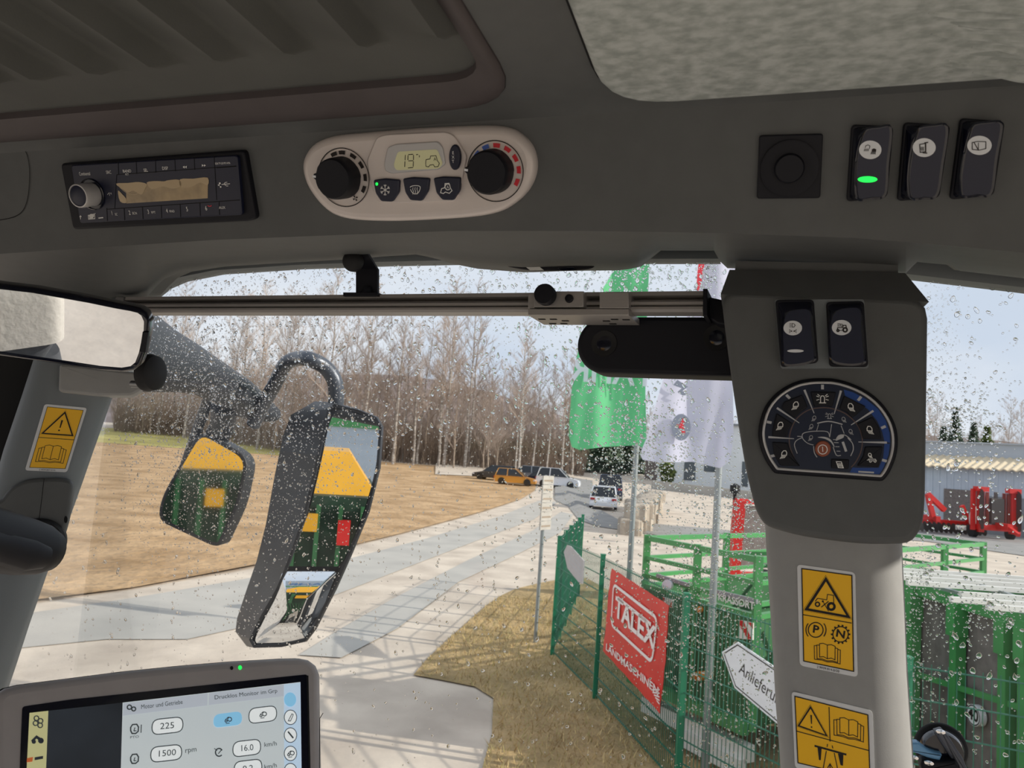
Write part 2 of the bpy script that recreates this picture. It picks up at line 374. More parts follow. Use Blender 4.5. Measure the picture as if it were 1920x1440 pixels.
# rain on the outside of the panes
def rain():
    rnd = random.Random(11); vs, fs = [], []
    def drop(px, py, r, el, lean):
        p = onF(px, py, .7556); a0 = FG.loc(p); k = len(vs); seg = 9 if r > .0011 else 7; ph = rnd.uniform(0, 6.28); am = rnd.uniform(.05, .28)
        rr = [1 + am * math.sin(2 * t * 2 * math.pi / seg + ph) * .6 + am * .5 * math.sin(3 * t * 2 * math.pi / seg + ph * 2) for t in range(seg)]
        hgt = r * rnd.uniform(.42, .62)
        for s_, z in ((1.0, 0.0), (.93, .38), (.7, .74), (.38, .94)):
            for t in range(seg):
                an = 2 * math.pi * t / seg; x, y = r * s_ * rr[t] * math.cos(an), r * s_ * rr[t] * math.sin(an) * el
                if y > 0 and el > 1.4: x *= 1 - .45 * min(1, y / (r * el))
                vs.append((a0.x + x + lean * y, a0.y + y, -.0036 - hgt * z))
        vs.append((a0.x, a0.y, -.0036 - hgt))
        for q in range(3):
            for t in range(seg): j = (t + 1) % seg; fs.append((k + q * seg + j, k + q * seg + t, k + (q + 1) * seg + t, k + (q + 1) * seg + j))
        for t in range(seg): fs.append((k + 3 * seg + (t + 1) % seg, k + 3 * seg + t, k + 4 * seg))
        fs.append(tuple(k + t for t in range(seg)))
    def field(n, x0, x1, y0, y1, rlo, rhi, mode=1.0, gauss=None):
        for _ in range(n):
            if gauss: px, py = rnd.gauss(gauss[0], gauss[2]), rnd.gauss(gauss[1], gauss[3])
            else: px, py = rnd.uniform(x0, x1), rnd.uniform(y0, y1)
            if px < 60 or px > 1990 or py < 470 or py > 1460: continue
            r = rlo + (rhi - rlo) * rnd.random() ** 3.0
            drop(px, py, r, rnd.uniform(.8, 1.25) if r < .0016 else rnd.uniform(.75, 1.7), rnd.uniform(-.5, .35))
    field(2600, 240, 1360, 490, 820, .0006, .0022)
    field(3200, 240, 1400, 490, 1000, .0004, .0010)
    field(1100, 240, 1360, 490, 620, .0006, .0022)
    field(1300, 60, 1450, 800, 1440, .0005, .0020)
    field(4200, 0, 0, 0, 0, .0004, .0012, gauss=(390, 700, 105, 85))
    field(1900, 0, 0, 0, 0, .0004, .0011, gauss=(360, 900, 90, 90))
    field(1300, 0, 0, 0, 0, .0004, .0011, gauss=(590, 900, 70, 130))
    field(260, 0, 0, 0, 0, .0004, .0011, gauss=(520, 1170, 60, 25))
    field(1300, 0, 0, 0, 0, .0005, .0014, gauss=(1200, 860, 70, 60))
    field(700, 0, 0, 0, 0, .0004, .0012, gauss=(1390, 960, 45, 50))
    field(1500, 0, 0, 0, 0, .0004, .0011, gauss=(1330, 1130, 80, 80))
    field(500, 0, 0, 0, 0, .0004, .0012, gauss=(1360, 1330, 70, 70))
    field(300, 0, 0, 0, 0, .0004, .0013, gauss=(1170, 500, 40, 20))
    field(260, 0, 0, 0, 0, .0004, .0013, gauss=(1325, 510, 14, 30))
    field(600, 1700, 1990, 520, 1440, .0006, .0024)
    field(700, 0, 0, 0, 0, .0004, .0013, gauss=(1800, 790, 50, 45))
    field(350, 0, 0, 0, 0, .0004, .0011, gauss=(1765, 640, 25, 90))
    field(300, 0, 0, 0, 0, .0004, .0010, gauss=(1730, 1080, 25, 40))
    field(350, 0, 0, 0, 0, .0004, .0011, gauss=(1725, 1230, 22, 90))
    field(300, 0, 0, 0, 0, .0004, .0011, gauss=(1850, 1150, 45, 25))
    for _ in range(75):                        # beads left along the tracks of running drops
        x, y = rnd.uniform(120, 1420), rnd.uniform(700, 1250); n = rnd.randint(4, 11)
        if rnd.random() < .15: x = rnd.uniform(1720, 1980)
        for i in range(n): drop(x + rnd.uniform(-2, 2) - i * .4, y + i * rnd.uniform(11, 17), rnd.uniform(.0006, .0013), rnd.uniform(1.0, 1.7), rnd.uniform(-.2, .2))
    me = bpy.data.meshes.new('rain_droplets'); me.from_pydata(vs, [], fs); me.materials.append(MATS['water']); me.polygons.foreach_set('use_smooth', [True] * len(fs)); me.set_sharp_from_angle(angle=math.radians(50))
    o = bpy.data.objects.new('rain_droplets', me); COL.objects.link(o); o.matrix_world = FG.m()
    tag(o, 'clear raindrops scattered over the outside of the windscreen', 'raindrops', kind='stuff')
rain()

# ------------------------------------------------------------------ radio
c5 = crop(100, 240, 4.0)
fr = FH.at(300, 350); R = lambda pts, h=0.0: P(fr, c5, pts, h)
radio = thing('car_radio', 'black car radio with chrome volume knob in the overhead console', 'radio', fr)
mb = MB(); mb.prism(rounded(R([(92, 262), (1462, 160), (1550, 668), (1500, 690), (185, 755)]), .004), -.002, .006, .002)
mb.build('surround', 'black_plastic', radio)
H1 = .0095
mb = MB(); mb.prism(rounded(R([(130, 278), (1378, 202), (1415, 652), (198, 715)], H1), .003), .005, H1, .001); mb.build('fascia', 'navy_plastic', radio)
mb = MB(); mb.flat(R([(545, 440), (1160, 372), (1158, 527), (548, 566)], H1 + .0002), H1 + .0002); mb.build('display', 'lcd_off', radio)
mb = MB(); z = H1 + .0004
for q in ([(470, 418), (560, 412), (640, 405), (700, 420), (690, 450), (660, 500), (600, 470), (560, 485), (520, 460)], [(700, 410), (760, 398), (830, 400), (860, 392), (940, 388), (960, 430), (900, 455), (820, 440), (740, 460)], [(950, 385), (1050, 380), (1155, 372), (1158, 430), (1100, 410), (1040, 440), (960, 445)], [(485, 470), (520, 500), (545, 530), (548, 562), (500, 550)]):
    mb.flat(R(spline(q, 3, True), z), z)
for q in ([(480, 425), (540, 480), (610, 500), (660, 470)], [(735, 400), (760, 440), (700, 480)], [(800, 398), (815, 415)], [(880, 392), (900, 430), (1000, 440), (1060, 400)]): mb.stroke(R(spline(q, 4), z), .0004, z + .0001)
mb.build('protective_film', 'film', radio)
mb = MB(); z = H1 + .0002
for q in ([(475, 350), (1370, 285)], [(475, 350), (460, 600)], [(400, 610), (1400, 540)], [(1205, 210), (1225, 540)], [(485, 258), (490, 350)], [(620, 250), (625, 345)], [(765, 240), (768, 335)], [(910, 230), (915, 325)], [(1055, 220), (1060, 315)], [(400, 600), (405, 700)], [(530, 602), (535, 692)], [(668, 592), (672, 684)], [(808, 582), (812, 676)], [(950, 572), (954, 668)], [(1098, 562), (1102, 660)], [(1242, 552), (1246, 652)], [(1225, 300), (1370, 288)]):
    sk(mb, fr, c5, q, 5, z)
mb.build('button_seam', 'dark_gap', radio)
mb = MB(); z = H1 + .0004; rt = -.01
for t, x, y, hp, sx in (('Continental', 235, 344, 26, .62), ('SRC', 415, 333, 24, .85), ('BAND', 552, 324, 22, .95), ('AST', 552, 348, 16, .9), ('SEL', 693, 318, 24, .85), ('DISP', 838, 303, 24, .85), ('1', 440, 640, 32, .8), ('SC', 472, 648, 18, .8), ('2', 572, 637, 32, .8), ('SCN', 610, 640, 18, .9), ('3', 712, 630, 32, .8), ('RPT', 750, 634, 18, .9), ('4', 852, 622, 32, .8), ('RND', 890, 625, 18, .9), ('5', 1003, 610, 34, .8), ('6', 1146, 603, 34, .8), ('AUX', 1266, 598, 20, 1.0), ('EON TP USB MP3 WMA', 1270, 266, 16, .6), ('VOL', 152, 440, 14, .8)):
    label_text(mb, fr, c5, t, x, y, hp, z, sx, rt)
for k in (0, 16): mb.flat(R([(970 + k, 293), (984 + k, 283), (984 + k, 303)], z), z); mb.flat(R([(1114 + k, 290), (1114 + k, 272), (1128 + k, 281)], z), z)
sk(mb, fr, c5, [(1262, 424), (1325, 418)], 5, z); sk(mb, fr, c5, [(1275, 423), (1290, 408), (1305, 407)], 4, z); sk(mb, fr, c5, [(1282, 423), (1300, 436), (1312, 434)], 4, z)
mb.flat(R(ell(1308, 407, 7)), z); mb.flat(R(ell(1314, 434, 6)), z); mb.flat(R([(1232, 428), (1246, 420), (1246, 436)], z), z)
sk(mb, fr, c5, [(262, 655), (310, 650), (312, 680), (264, 684)], 5, z, True)
for k in range(4): sk(mb, fr, c5, [(268, 660 + 6 * k), (298, 657 + 6 * k)], 4, z)
sk(mb, fr, c5, [(270, 653), (318, 640)], 3, z); mb.flat(R(ell(355, 650, 18, 16)), z)
sk(mb, fr, c5, [(338, 676), (374, 672)], 7, z); sk(mb, fr, c5, [(204, 685), (204, 660)], 5, z); mb.flat(R([(194, 668), (204, 655), (214, 667)], z), z)
sk(mb, fr, c5, [(405, 500), (420, 485), (422, 508)], 3, z); label_text(mb, fr, c5, '4', 432, 492, 16, z)
mb.build('lettering', 'ink_white', radio)
mb = MB(); mb.stroke(R(ell(1172, 580, 14, 7, 12, 0, 180), z), .0006, z); mb.build('phone_mark', 'red_ink', radio)
ps = px_size(fr, c5, 285, 495); a = fr.hit(*c5(292, 497), H1)
mb = MB(); mb.lathe([(112 * ps, 0), (112 * ps, .0012), (106 * ps, .0016), (106 * ps, .0004)], 40, (a[0], a[1], H1 - .0002))
kn = mb.build('volume_knob', 'black_gloss', radio)
mb = MB(); mb.lathe([(84 * ps, 0), (84 * ps, .008), (86 * ps, .0125), (82 * ps, .015), (74 * ps, .0152), (73 * ps, .0142)], 40, (a[0], a[1], H1)); mb.build('chrome_ring', 'silver_edge', kn)['label'] = 'polished chrome knob ring'
mb = MB(); mb.lathe([(74 * ps, .012), (73 * ps, .0145), (60 * ps, .0152), (.0001, .0154)], 40, (a[0], a[1], H1)); mb.build('knob_cap', 'navy_plastic', kn)

# ------------------------------------------------------------------ climate control panel
c6 = crop(560, 220, 4.0); fr = FH.at(790, 320); R = lambda pts, h=0.0: P(fr, c6, pts, h)
clim = thing('climate_control', 'oval silver climate control panel with two dials, temperature display reading 19', 'climate control', fr)
ol = spline([(55, 370), (75, 280), (150, 190), (300, 135), (600, 105), (900, 80), (1200, 65), (1450, 60), (1600, 80), (1700, 140), (1770, 230), (1795, 340), (1780, 450), (1720, 560), (1620, 650), (1500, 710), (1300, 745), (1000, 765), (700, 775), (450, 765), (300, 730), (200, 660), (120, 560), (75, 470)], 4, True)
H = .008; mb = MB(); mb.prism(R(ol), -.001, H, .006, seg=5); mb.build('panel', 'silver_plastic', clim, smooth=50)
mb = MB(); mb.prism(rounded(R([(515, 330), (590, 150), (660, 128), (1110, 108), (1170, 135), (1268, 285), (1230, 480), (1185, 628), (610, 645), (560, 540)], H), .003), H - .001, H + .0016, .0008); mb.build('centre_plate', 'silver_plastic', clim)
H2 = H + .0016
mb = MB(); mb.prism(rounded(R([(645, 350), (672, 225), (730, 200), (1050, 180), (1085, 225), (1106, 350), (1050, 392), (700, 422), (655, 402)], H2), .002), H2 - .001, H2 + .0014, .0007); mb.build('display_bezel', 'silver_edge', clim)
mb = MB(); z = H2 + .0016; mb.flat(rounded(R([(712, 360), (742, 258), (1040, 240), (1082, 350), (1050, 385), (730, 397)], z), .002), z); dsp = mb.build('display', 'lcd', clim)
mb = MB(); z = H2 + .0018; w = 6
for q in ([(800, 282), (798, 322)], [(797, 330), (795, 372)], [(822, 280), (858, 277)], [(820, 285), (819, 320)], [(822, 327), (858, 325)], [(861, 282), (861, 320)], [(860, 330), (859, 370)], [(820, 380), (858, 376)], [(880, 280), (895, 279)], [(905, 285), (905, 300)]): sk(mb, fr, c6, q, w, z)
sk(mb, fr, c6, [(952, 345), (955, 318), (985, 312), (990, 290), (1030, 288), (1040, 325), (1055, 345), (1045, 370), (1020, 372), (1010, 355), (985, 358), (975, 372), (955, 368)], 5, z, True)
label_text(mb, fr, c6, 'A', 1022, 315, 26, z)
mb.build('digits', 'ink_black', dsp)
ztop = H2 + .0028
def cbtn(pts, label):
    mb = MB(); mb.prism(rounded(R(pts, ztop), .0016), H2 - .001, ztop, .001); b_ = mb.build('button', 'navy_plastic', clim); b_['label'] = label; return b_
zi = ztop + .0002
b1 = cbtn([(558, 470), (640, 458), (755, 468), (750, 560), (700, 634), (615, 630), (575, 570)], 'button with a snowflake and green lamp')
mb = MB()
for k in range(6):
    a_ = math.radians(30 + 60 * k); cx, cy = 648, 545
    q = lambda r_, d=0: (cx + r_ * math.cos(a_ + d) * .9, cy + r_ * math.sin(a_ + d))
    sk(mb, fr, c6, [(cx, cy), q(42)], 5, zi); sk(mb, fr, c6, [q(40, .3), q(26), q(40, -.3)], 4, zi)
mb.build('snowflake', 'ink_white', b1)
mb = MB(); mb.prism(R(ell(586, 500, 9, 12, 14), zi), ztop - .0005, zi + .0003); mb.build('lamp', 'led_green', b1)
b2 = cbtn([(778, 460), (850, 448), (980, 456), (970, 550), (920, 628), (835, 622), (798, 565)], 'button with a windscreen defrost sign')
mb = MB(); sk(mb, fr, c6, spline([(835, 525), (875, 512), (912, 522), (895, 568), (858, 570)], 3, True), 5, zi)
for k in (858, 874, 890): sk(mb, fr, c6, [(k, 525), (k - 3, 540), (k + 3, 555), (k - 2, 578)], 4, zi)
mb.build('sign', 'ink_white', b2)
b3 = cbtn([(1008, 455), (1080, 443), (1212, 450), (1205, 545), (1160, 622), (1075, 620), (1030, 565)], 'button with a tractor sign')
mb = MB(); sk(mb, fr, c6, [(1072, 535), (1095, 528), (1098, 497), (1128, 495), (1138, 530), (1150, 550), (1130, 570), (1100, 560), (1085, 572), (1064, 565)], 6, zi, True); mb.stroke(R(ell(1118, 522, 20, 22, 16, 40, 330), zi), .0006, zi); label_text(mb, fr, c6, 'A', 1118, 524, 22, zi)
mb.build('sign', 'ink_white', b3)
mb = MB(); mb.prism(R(ell(1168, 300, 44, 96, 30), ztop), H2 - .001, ztop, .001); b4 = mb.build('button', 'navy_plastic', clim); b4['label'] = 'tall oval button marked EXT'
mb = MB()
for t, y in (('E', 268), ('X', 300), ('T', 332)): label_text(mb, fr, c6, t, 1158, y, 24, zi, 1.0, -.0)
mb.build('lettering', 'ink_white', b4)
def dial(cx, cy, rr, rk, knob, label):
    ps = px_size(fr, c6, cx, cy, H); a = fr.hit(*c6(cx, cy), H); k_ = fr.hit(*c6(*knob), H)
    mb = MB(); mb.lathe([(rr * ps, -.001), (rr * ps * 1.0, .0004), (rr * ps * .985, .0006), (rr * ps * .97, -.0002), (.6 * rr * ps, .0004), (.0001, .0004)], 56, (a[0], a[1], H)); st = mb.build('dial_seat', 'silver_plastic', clim)
    mb = MB(); mb.stroke([(a[0] + rr * ps * math.cos(t), a[1] + rr * ps * math.sin(t)) for t in [2 * math.pi * i / 60 for i in range(60)]], .0006, H + .0009, True); mb.build('groove', 'dark_gap', st)
    rad = rk * ps; rg = []
    for z, s_ in ((.0006, 1.0), (.011, .98), (.0145, .95), (.016, .88)):
        rg.append([(k_[0] + rad * s_ * (1 + (.13 if abs(((t - tp + math.pi) % (2 * math.pi)) - math.pi) < .16 else 0) - .025 * (1 if (int(t / (2 * math.pi) * 12)) % 2 else 0)) * math.cos(t), k_[1] + rad * s_ * (1 + (.13 if abs(((t - tp + math.pi) % (2 * math.pi)) - math.pi) < .16 else 0)) * math.sin(t), H + z) for tp in (math.radians(170),) for t in [2 * math.pi * i / 72 for i in range(72)]])
    mb = MB(); mb.loft(rg); kb = mb.build('dial_knob', 'black_plastic', clim, smooth=50); kb['label'] = label
    tp = math.radians(170); mb = MB(); x, y = math.cos(tp), math.sin(tp)
    mb.stroke([(k_[0] + rad * .86 * x, k_[1] + rad * .86 * y), (k_[0] + rad * 1.04 * x, k_[1] + rad * 1.04 * y)], .0016, H + .0163); mb.build('pointer', 'led_white', kb)
    return a, ps, st
def segs(a, ps, r0, r1, angs, wdeg, m, par):
    mb = MB(); z = H + .0009
    for g in angs:
        q = [(a[0] + r * ps * math.cos(math.radians(t)), a[1] + r * ps * math.sin(math.radians(t))) for r, ts in ((r1, (g - wdeg, g, g + wdeg)), (r0, (g + wdeg, g, g - wdeg))) for t in ts]
        mb.flat(q, z)
    mb.build('scale_mark', m, par)
a, ps, st = dial(340, 452, 218, 158, (332, 452), 'fan dial knob with grip pointer')
segs(a, ps, 172, 200, (108, 86, 56, 28, -2, -30), 8, 'ink_black', st)
mb = MB(); z = H + .0009
for k in range(4): q = fr.hit(*c6(425, 607), z); mb.flat([(q[0] + .0022 * math.cos(t + k * 1.57) * s_, q[1] + .0022 * math.sin(t + k * 1.57) * s_) for t, s_ in ((0, .2), (.1, 1), (.8, 1.0), (.9, .3))], z)
mb.build('fan_sign', 'ink_black', st)
a, ps, st = dial(1475, 405, 228, 170, (1462, 405), 'temperature dial knob with grip pointer')
segs(a, ps, 178, 210, (82, 55, 28, 1, -27), 8, 'red_ink', st); segs(a, ps, 178, 210, (109, 136, 162, 188, 214), 8, 'blue_ink', st)

# ------------------------------------------------------------------ blank socket and rocker switches
c7 = crop(1380, 200, 3.556); fr = FH.at(1480, 310); R = lambda pts, h=0.0: P(fr, c7, pts, h)
sock = thing('blank_socket', 'square black socket cover with round plug beside the rocker switches', 'socket cover', fr)
mb = MB(); mb.prism(rounded(R([(155, 190), (580, 178), (560, 608), (138, 612)]), .002), -.001, .003, .001); mb.build('plate', 'black_plastic', sock)
ps = px_size(fr, c7, 350, 410); a = fr.hit(*c7(355, 410), .003); mb = MB()
mb.lathe([(190 * ps, -.001), (188 * ps, .0018), (176 * ps, .0022), (120 * ps, .0012), (100 * ps, .0014)], 44, (a[0], a[1], .003)); mb.build('collar', 'black_plastic', sock)
mb = MB(); mb.lathe([(100 * ps, 0), (98 * ps, .004), (88 * ps, .0055), (.0001, .0055)], 40, (a[0], a[1], .003)); mb.build('plug', 'black_plastic', sock)
def rocker(name, label, base, cv, baseq, topq, icon, hpk, draw, slot=None, slotm=None, group=None):
    cx = sum(p[0] for p in baseq) / 4; cy = sum(p[1] for p in baseq) / 4; fr = base.at(*cv(cx, cy)); t = thing(name, label, 'rocker switch', fr, group=group)
    b = rounded(P(fr, cv, baseq), .003); mb = MB(); mb.prism(b, -.002, .003, .001); mb.build('housing', 'black_plastic', t)
    hT = hpk; n = 48
    def resample(poly, n=n):
        poly = ccw(poly); d = [0]
        for i in range(len(poly)): d.append(d[-1] + (Vector(poly[(i + 1) % len(poly)]) - Vector(poly[i])).length)
        # start from the point nearest the upper right corner so that both outlines line up
        out = []
        for k in range(n):
            s_ = d[-1] * k / n; i = max(j for j in range(len(poly)) if d[j] <= s_ + 1e-12); u_ = (s_ - d[i]) / max(1e-9, d[i + 1] - d[i]); p, q = Vector(poly[i]), Vector(poly[(i + 1) % len(poly)]); out.append(tuple(p.lerp(q, u_)))
        i0 = max(range(n), key=lambda j: out[j][0] + out[j][1]); return out[i0:] + out[:i0]
    B = resample(inset(b, .0012)); T = resample(spline(P(fr, cv, topq, hT), 4, True)); Ti = inset(T, .0012)
    mb = MB(); mb.loft([[(x, y, .0025) for x, y in B], [(p[0] * .35 + q[0] * .65, p[1] * .35 + q[1] * .65, hT * .8) for p, q in zip(B, T)], [(x, y, hT - .0004) for x, y in T], [(x, y, hT) for x, y in Ti]])
    pd = mb.build('paddle', 'black_gloss', t, smooth=50)
    mb = MB(); mb.flat(inset(Ti, .0003), hT + .0001); mb.build('paddle_face', 'navy_plastic', pd)
    zi = hT + .0003; x, y, rx, ry = icon; mb = MB(); mb.flat(P(fr, cv, ell(x, y, rx, ry), zi), zi); bd = mb.build('symbol_badge', 'led_white', t)
    mb = MB(); draw(mb, fr, cv, zi + .0002); mb.build('symbol', 'ink_black', bd)
    if slot: x, y, rx, ry = slot; mb = MB(); mb.flat(P(fr, cv, ell(x, y, rx, ry, 24), zi), zi); s_ = mb.build('indicator', slotm, t)
    return t
def lampsym(mb, fr, cv, x, y, k, h, flip=1, w=6, rays=4, m=0):
    q = lambda a, b: (x + flip * a * k, y + b * k)
    sk(mb, fr, cv, [q(*p) for p in [(-18, 12), (-16, -10), (-2, -26), (16, -26), (24, -10), (22, 10)]], w, h, True, m)
    for i in range(rays): t = i / max(1, rays - 1); sk(mb, fr, cv, [q(-14 + 30 * t, 16), (q(-32 + 34 * t, 40 - 6 * t))], w * .8, h, False, m)
def d1(mb, fr, cv, h):
    sk(mb, fr, cv, [(862, 275), (866, 260), (880, 255), (893, 262), (890, 280)], 4, h)
    for i in range(4): sk(mb, fr, cv, [(860 + i * 8, 280), (854 + i * 9, 297)], 4, h)
    mb.flat(P(fr, cv, [(905, 300), (906, 284), (920, 278), (935, 284), (934, 300)], h), h)
    for i in range(4): sk(mb, fr, cv, [(906 + i * 8, 300), (900 + i * 9, 318)], 5, h)
def d2(mb, fr, cv, h):
    sk(mb, fr, cv, [(1225, 252), (1262, 245), (1264, 300), (1228, 305)], 6, h, True); sk(mb, fr, cv, [(1255, 242), (1282, 238)], 7, h); sk(mb, fr, cv, [(1245, 308), (1275, 310)], 7, h); sk(mb, fr, cv, [(1266, 245), (1266, 306)], 5, h)
    for i in range(3): sk(mb, fr, cv, [(1236 + i * 8, 268), (1234 + i * 8, 280), (1238 + i * 8, 294)], 4, h)
def d3(mb, fr, cv, h):
    sk(mb, fr, cv, [(1575, 240), (1610, 232), (1666, 234), (1666, 280), (1620, 290), (1575, 285)], 5, h, True); sk(mb, fr, cv, [(1585, 235), (1618, 292)], 5, h); sk(mb, fr, cv, [(1616, 240), (1616, 292)], 4, h)
rocker('rocker_switch', 'rocker switch with two lamp symbols and lit green bar', FH, c7, [(768, 118), (1047, 130), (1005, 602), (735, 632)], [(1040, 136), (1020, 380), (1000, 596), (900, 618), (812, 628), (792, 540), (790, 430), (802, 310), (832, 200), (868, 142), (950, 130)], (895, 288, 75, 62), .010, d1, (877, 485, 66, 21), 'led_green', 'overhead rocker switches')
rocker('rocker_switch', 'middle overhead rocker switch with heated mirror symbol', FH, c7, [(1115, 103), (1425, 122), (1350, 605), (1070, 628)], [(1415, 130), (1385, 380), (1345, 598), (1250, 618), (1165, 622), (1142, 530), (1148, 410), (1165, 300), (1195, 190), (1225, 132), (1320, 116)], (1255, 273, 77, 63), .010, d2, None, None, 'overhead rocker switches')
rocker('rocker_switch', 'overhead rocker switch with rear wiper symbol, nearest the cab side', FH, c7, [(1490, 75), (1787, 98), (1712, 590), (1418, 618)], [(1780, 110), (1745, 340), (1708, 585), (1610, 600), (1505, 606), (1490, 510), (1500, 400), (1520, 290), (1548, 190), (1580, 115), (1680, 96)], (1623, 258, 82, 64), .010, d3, None, None, 'overhead rocker switches')

# ------------------------------------------------------------------ rail, clamps and camera across the windscreen
yb = math.radians(21); ub = Vector((math.cos(yb), -math.sin(yb), 0))
FB = Frame(onF(780, 569, .64), ub, Zv); B = lambda pts, h=0.0: P(FB, ident, pts, h)
rail = thing('mounting_rail', 'long grooved aluminium rail across the top of the windscreen', 'rail', FB)
x0, x1 = FB.hit(222, 572)[0], FB.hit(1319, 566)[0]; yt, ybm = FB.hit(780, 552)[1], FB.hit(780, 586)[1]; hh = yt - ybm
prof = [(yt, -.016), (yt, .002), (yt - .20 * hh, .0025), (yt - .22 * hh, -.013), (yt - .40 * hh, -.013), (yt - .42 * hh, .001), (yt - .52 * hh, .003), (yt - .66 * hh, .003), (yt - .69 * hh, -.002), (yt - .745 * hh, -.002), (yt - .77 * hh, .003), (ybm + .002, .003), (ybm, .001), (ybm, -.016)]
mb = MB(); mb.loft([[(x0, y, h) for y, h in prof], [(x1, y, h) for y, h in prof]]); mb.build('profile', 'aluminium', rail, smooth=30)
def rect(x_0, y_0, x_1, y_1, h): return B([(x_0, y_0), (x_1, y_0), (x_1, y_1), (x_0, y_1)], h)
mb = MB(); mb.prism(rect(1318, 541, 1326, 592, .004), -.03, .004, .0006); mb.build('end_plate', 'black_plastic', rail)
mb = MB(); mb.prism(rect(216, 556, 232, 590, .004), -.02, .004, .001); mb.build('end_plate', 'steel_grey', rail)
clamp = thing('sliding_clamp', 'silver sliding clamp block with black knob on the aluminium rail', 'clamp', FB.at(1085, 575))
cf = FB.at(1085, 575)
def rectc(x_0, y_0, x_1, y_1, h): return P(cf, ident, [(x_0, y_0), (x_1, y_0), (x_1, y_1), (x_0, y_1)], h)
mb = MB(); mb.prism(rectc(1001, 546, 1094, 575.5, .012), -.02, .012, .0006); mb.prism(rectc(990, 550, 1002, 578, .010), -.02, .010, .0005); mb.build('front_block', 'aluminium', clamp)
mb = MB(); mb.prism(rectc(1124, 547.5, 1179, 578, .012), -.02, .012, .0006); mb.build('rear_block', 'aluminium', clamp)
mb = MB(); mb.prism(rectc(990, 579, 1179, 591, .012), -.032, .012, .0006); pl = mb.build('base_plate', 'aluminium', clamp)
mb = MB(); q0 = P(cf, ident, [(990, 591), (1179, 591)], .012)
for t, hz in ((.08, -.005), (.2, -.005), (.82, -.005), (.93, -.006), (.12, -.025), (.24, -.025), (.75, -.025), (.3, -.012), (.72, -.012)):
    x = q0[0][0] + (q0[1][0] - q0[0][0]) * t; mb = MB(); mb.box((x, q0[0][1] - .0002, hz), (.006, .0006, .003)); mb.build('bore', 'dark_gap', pl)
pz = px_size(cf, ident, 1028, 556, .012)
def lat(fr, px, py, prof, h, seg=28): a = fr.hit(px, py, h); m_ = MB(); m_.lathe(prof, seg, (a[0], a[1], h)); return m_
kp = [(14 * pz, 0), (19 * pz, .003), (19.5 * pz, .009), (18 * pz, .0115), (.0001, .0118)]
kn = lat(cf, 1027, 556, kp, .012, 36).build('clamp_knob', 'black_plastic', clamp)
lat(cf, 1067.5, 560, [(8 * pz, 0), (7.5 * pz, .0015), (5.5 * pz, .0018), (5 * pz, .0008), (.0001, .0008)], .012).build('hex_screw', 'black_plastic', clamp)
brk = thing('rail_bracket', 'black bent bracket with ball hanging the aluminium rail from the roof', 'bracket', FB.at(678, 540)); bf = FB.at(678, 540)
Q = lambda pts, h=0.0: P(bf, ident, pts, h)
mb = MB(); mb.prism(Q([(667, 503), (707, 503), (707, 554), (667, 554)]), -.004, .0, .0004)
a_, b_ = Q([(667, 504), (707, 504)]); c_, d_ = Q([(652, 483), (680, 480)], .03)
mb.loft([[(a_[0], a_[1], 0), (b_[0], b_[1], 0), (b_[0], b_[1], -.004), (a_[0], a_[1], -.004)], [(c_[0], c_[1] + .008, .03), (d_[0], d_[1] + .008, .03), (d_[0], d_[1] + .011, .03), (c_[0], c_[1] + .011, .03)]])
mb.build('plate', 'black_plastic', brk)
mb = MB(); mb.prism(Q([(643, 548), (708, 548), (708, 555), (643, 555)], .006), -.012, .006, .0005); mb.build('foot', 'black_plastic', brk)
pz2 = px_size(bf, ident, 662, 494, .012); r_ = 19 * pz2
lat(bf, 662, 490, [(.0001, -r_)] + [(r_ * math.cos(math.radians(t)), r_ * math.sin(math.radians(t))) for t in range(-75, 76, 15)] + [(.0001, r_)], .02, 28).build('ball_cap', 'rubber', brk)
a = bf.hit(680, 554, .008); mb = MB(); mb.lathe([(.0055, 0), (.0055, .006), (.004, .010), (.0001, .011)], 16, (0, 0, 0), M=Matrix.Translation((a[0], a[1], .0)) @ Matrix.Rotation(-math.pi / 2, 4, 'X')); mb.build('bolt', 'black_plastic', brk)
FS = Frame(FB.w(0, 0, -.035), ub, Zv).at(1220, 645)
sc_ = thing('stereo_camera', 'black rounded camera bar with two round lenses hanging below the rail', 'camera', FS)
cx, cy = FS.hit(1133, 646); rr = FS.hit(1133, 593)[1] - cy; xr = FS.hit(1395, 646)[0]
pill = [(cx + rr * math.cos(math.radians(t)), cy + rr * math.sin(math.radians(t))) for t in range(90, 271, 9)] + [(xr, cy - rr), (xr, cy + rr)]
mb = MB(); mb.prism(pill, -.03, 0, .004); mb.build('body', 'black_plastic', sc_)
for px, py in ((1133, 644), (1344, 633)):
    a = FS.hit(px, py); k = px_size(FS, ident, px, py); mb = MB(); mb.lathe([(25 * k, -.001), (24 * k, .001), (18 * k, -.0005 + .001), (16 * k, .0002)], 32, (a[0], a[1], 0)); ln = mb.build('lens_ring', 'rubber', sc_)
    mb = MB(); mb.lathe([(16 * k, 0), (12 * k, .0004), (7 * k, .0006), (.0001, .0007)], 28, (a[0], a[1], 0)); mb.build('lens', 'black_gloss', ln)
mb = MB(); mb.prism(P(FS, ident, [(1326, 556), (1372, 566), (1372, 610), (1345, 606), (1326, 592)], .02), -.02, .02, .001); mb.build('holder', 'black_plastic', sc_)
FD = Frame(onF(1020, 497, .650), Uv, Zv * .8 - Fv * .6)
dome = thing('interior_lamp', 'slim dark lamp with small clear lens under the console edge', 'interior lamp', FD)
